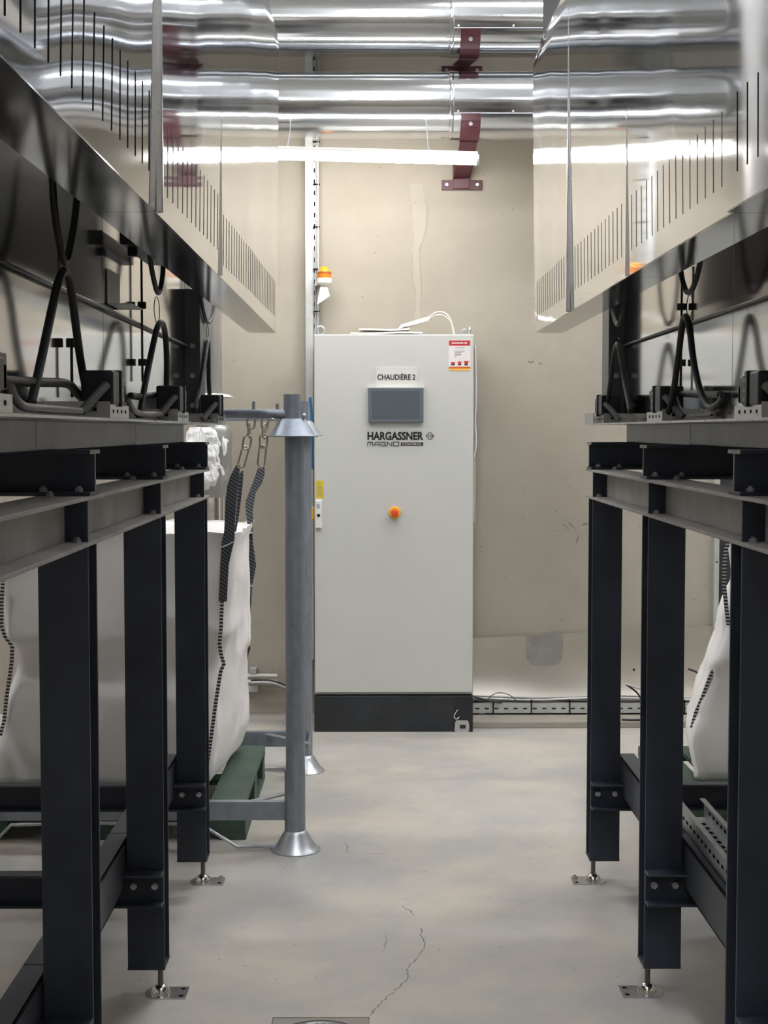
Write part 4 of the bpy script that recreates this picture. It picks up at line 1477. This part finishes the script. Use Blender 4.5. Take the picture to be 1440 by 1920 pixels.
MB().ribbon([PY(*Z5(a_, b_), sY2 + .02) for a_, b_ in ((525, 800), (490, 900), (440, 1030), (408, 1120))], [PY(*Z5(a_, b_), sY2 + .01) for a_, b_ in ((540, 800), (512, 900), (460, 1030), (416, 1120))], .003).build('lifting_strap', 'slot_black', bagL)
MB().ribbon([PY(*Z7(a_, b_), sY2) for a_, b_ in ((285, 0), (278, 120), (272, 260), (282, 370), (298, 410), (286, 450), (276, 520))], [PY(*Z7(a_, b_), sY2 - .01) for a_, b_ in ((330, 0), (322, 120), (300, 260), (302, 370), (318, 410), (304, 450), (290, 520))], .004).build('lifting_strap', 'webbing', bagL, smooth='auto')
# tie string on strap
P = [PY(*Z5(a_, b_), sY - .012) for a_, b_ in ((172, 1545), (205, 1538), (250, 1518), (296, 1490))]
MB().tube(P, .0022, 6, smooth=1).build('tie_string', 'cable_white', bagL, smooth=True)
P = [PY(*Z5(a_, b_), sY2 - .02) for a_, b_ in ((436, 1408), (452, 1412), (470, 1406))]
MB().tube(P, .003, 6).build('tie_string', 'cable_white', bagL, smooth=True)

# slumped bag on the far right
bagR, fnR = bag('slumped white woven bulk bag on the pallet by the dark door', 1.14,
                [(.15, 1.30), (.18, 1.225), (.32, 1.205), (.45, 1.245), (.6, 1.29), (.78, 1.335), (.95, 1.375), (1.14, 1.36)],
                [(.15, 1.95), (.2, 2.03), (.5, 2.0), (1.14, 1.9)],
                [(.15, 1.42), (.18, 1.375), (.32, 1.35), (.45, 1.39), (.6, 1.44), (.78, 1.49), (.95, 1.535), (1.14, 1.52)],
                [(.15, 1.95), (.2, 2.02), (.5, 2.0), (1.14, 1.9)],
                [(.15, 5.50), (.2, 5.42), (.6, 5.46), (1.14, 5.52)],
                [(.15, 6.05), (.2, 6.12), (1.14, 6.0)], 9.0, .014)
seam(bagR, [(1368, 1012), (1361, 1030), (1358, 1060), (1358, 1100), (1362, 1140), (1366, 1172)], 8, 5.47)
seam(bagR, [(1345, 1240), (1330, 1272), (1318, 1305), (1305, 1335), (1297, 1365)], 7, 5.47)

# galvanised stacking rack around the tall bag
xa_ = PZ(554.5, 1593).x
ya_ = PZ(554.5, 1593).y
yb_ = PZ(572, 1445).y
xback = xa_ - .026
rack = thing('bag_rack', 'galvanised tubular stacking rack on cone feet around the tall bag', 'rack', (-1.0, 5.8, 0))
xleft = -1.72
sP = ya_ / F


def post(x, y):
    r = .0345
    po = MB().cyl((x, y, .05), (x, y, 1.50), r, n=28).build('post', 'galvanised', rack, smooth='auto')
    MB().cyl((x - .002, y, .05), (x - .002, y, .295), r + .003, n=28).build('post_sleeve', 'galvanised', po, smooth='auto')
    MB().lathe((x, y, 0), [(.089, 0), (.090, .003), (.086, .008), (.072, .016), (.046, .062), (.040, .072), (.036, .074)], 40).build('cone_foot', 'galv_bright', po, smooth='auto')
    MB().lathe((x - .006, y, 1.494), [(.089, 0), (.090, .003), (.080, .009), (.048, .060), (.042, .064), (.036, .066)], 40).build('cone_cap', 'galvanised', po, smooth='auto')
    MB().cyl((x - .008, y, 1.55), (x - .008, y, 1.645), .030, n=28).build('post_stub', 'galvanised', po, smooth='auto')
    return po


for x, y in ((xa_, ya_), (xback, yb_), (xleft, ya_), (xleft, yb_)):
    post(x, y)


def ubeam(p, q, name='rack_beam'):
    p, q = Vector(p), Vector(q)
    mb = MB()
    zc = p.z
    if abs(p.x - q.x) > abs(p.y - q.y):
        mb.box(p.x, q.x, p.y - .002, p.y + .002, zc - .034, zc + .034)
        mb.box(p.x, q.x, p.y, p.y + .03, zc + .030, zc + .034)
        mb.box(p.x, q.x, p.y, p.y + .03, zc - .034, zc - .030)
    else:
        mb.box(p.x - .002, p.x + .002, p.y, q.y, zc - .034, zc + .034)
        mb.box(p.x - .03, p.x, p.y, q.y, zc + .030, zc + .034)
    return mb.build(name, 'galvanised', rack, bevel=.001)


zbm = .142
ubeam((xleft, ya_, zbm), (xa_, ya_, zbm))
ubeam((xleft, yb_, zbm), (xa_, yb_, zbm))
ubeam((xleft, ya_, zbm), (xleft, yb_, zbm))
# corner gussets
for y, sy in ((ya_, 1), (yb_, -1)):
    for x, sx in ((xa_, -1), (xleft, 1)):
        MB().bar((x, y + sy * .20, zbm + .025), (x + sx * .19, y + sy * .01, zbm + .025), .03, .005).build('corner_gusset', 'galv_bright', rack)
        MB().bar((x, y + sy * .20, zbm), (x, y + sy * .02, zbm), .005, .06).build('gusset_plate', 'galvanised', rack)
# bent ground rods
for y in (ya_, yb_):
    P = [(xa_ - .07, y - .005, .012), (PZ(446, 1590).x, y - .005, .012), (PZ(398, 1545).x, y - .005, .095), (-1.0, y - .005, .10),
         (-1.31, y - .005, .095), (-1.27 - .12, y - .005, .012), (xleft + .07, y - .005, .012)]
    MB().tube(P, .0068, 8).build('ground_rod', 'galv_bright', rack, smooth=True)
# top arms carrying the bag
zarm = PY(480, 776, ya_).z
for y in (ya_, yb_):
    MB().cyl((xleft, y, zarm), (xa_ - .02, y, zarm), .0175, n=18).build('top_arm', 'galvanised', rack, smooth='auto')
MB().cyl((xleft, ya_, zarm), (xleft, yb_, zarm), .0175, n=18).build('top_arm', 'galvanised', rack, smooth='auto')
for px in (475.5, 520):
    q = PY(px, 760, ya_)
    MB().cyl((q.x, ya_, zarm + .010), (q.x, ya_, PY(px, 752 if px < 500 else 757, ya_).z), .0055, n=10).build('arm_pin', 'galv_bright', rack)
q = PY(569.5, 780, ya_ - .03)
MB().lathe((q.x, ya_ - .02, q.z - .010), [(.006, 0), (.009, .006), (.008, .016), (.003, .02)], 14).build('cap_bolt', 'galv_bright', rack, smooth=True)


# chains
def link_mesh(L, Wd, r):
    pts = []
    for k in range(9):
        t = -pi / 2 + pi * k / 8
        pts.append(Vector((Wd / 2 * sin(t), 0, L / 2 - Wd / 2 + Wd / 2 * cos(t))))
    for k in range(9):
        t = pi / 2 + pi * k / 8
        pts.append(Vector((Wd / 2 * sin(t), 0, -L / 2 + Wd / 2 + Wd / 2 * cos(t))))
    return mesh_of(MB().tube(pts, r, 8, closed=True), 'chain_link', True)


lm, lml = link_mesh(.052, .027, .0038), link_mesh(.078, .026, .0038)


def chain(label, pts, Y):
    base = PY(*pts[-1][:2], Y)
    t = thing('chain', label, 'chain', base, 'chains carrying the bag straps')
    for k, (px, py, long, yaw, tilt) in enumerate(pts):
        o = piece('chain_link', lml if long else lm, 'brass_chain', t, PY(px, py, Y))
        o.rotation_euler = (0, tilt, yaw)


chain('chain holding the broad folded strap of the tall bag', [(470.7, 791, 0, .1, .05), (467, 807.5, 0, 1.45, .12), (463, 829.5, 0, .15, .18), (456, 857, 1, .5, .30)], ya_ + .01)
chain('chain holding the narrow twisted strap of the tall bag', [(497, 793, 0, .5, .1), (495.5, 809, 0, 1.2, .1), (494, 827, 0, .15, .05), (491, 856, 1, .4, .12)], ya_ + .04)
P = [PY(*Z5(a_, b_), ya_ - .02) for a_, b_ in ((610, 395), (622, 350), (650, 328), (680, 335), (714, 382))]
tag(MB().tube(P, .0035, 8, smooth=1).build('chain_hook', 'brass_chain', None, smooth=True, base=P[2]), 'small bent wire hook on the rack arm beside the cone cap', 'hook')

# ================================================================== PERFORATED TRAY RESTING ON THE BRACE
tx0, tx1, ty0, ty1, tz = .848, .932, 2.92, 4.0, .4255
pt = thing('perforated_tray', 'short galvanised perforated tray lying on the low frame brace', 'cable tray', ((tx0 + tx1) / 2, 3.4, tz))
mb = MB()
mb.box(tx0, tx1, ty0, ty1, tz, tz + .002)
mb.box(tx0, tx0 + .002, ty0, ty1, tz, tz + .056)
mb.box(tx1 - .002, tx1, ty0, ty1, tz, tz + .056)
mb.box(tx0 + .002, tx0 + .014, ty0, ty1, tz + .054, tz + .056)
mb.box(tx1 - .014, tx1 - .002, ty0, ty1, tz + .054, tz + .056)
mb.build('tray_channel', 'galv_bright', pt)
h1 = mesh_of(MB().box(-.005, .005, -.010, .010, -.0006, .0006), 'tray_perforation')
h2 = mesh_of(MB().box(-.0006, .0006, -.010, .010, -.004, .004), 'tray_perforation')
for k in range(23):
    y = ty0 + .04 + k * .044
    for xx in (tx0 + .032, tx0 + .066):
        piece('tray_perforation', h1, 'slot_black', pt, (xx, y, tz + .0022))
    piece('tray_perforation', h2, 'slot_black', pt, (tx1 - .0023, y, tz + .03))
    piece('tray_perforation', h2, 'slot_black', pt, (tx0 - .0003, y, tz + .03))
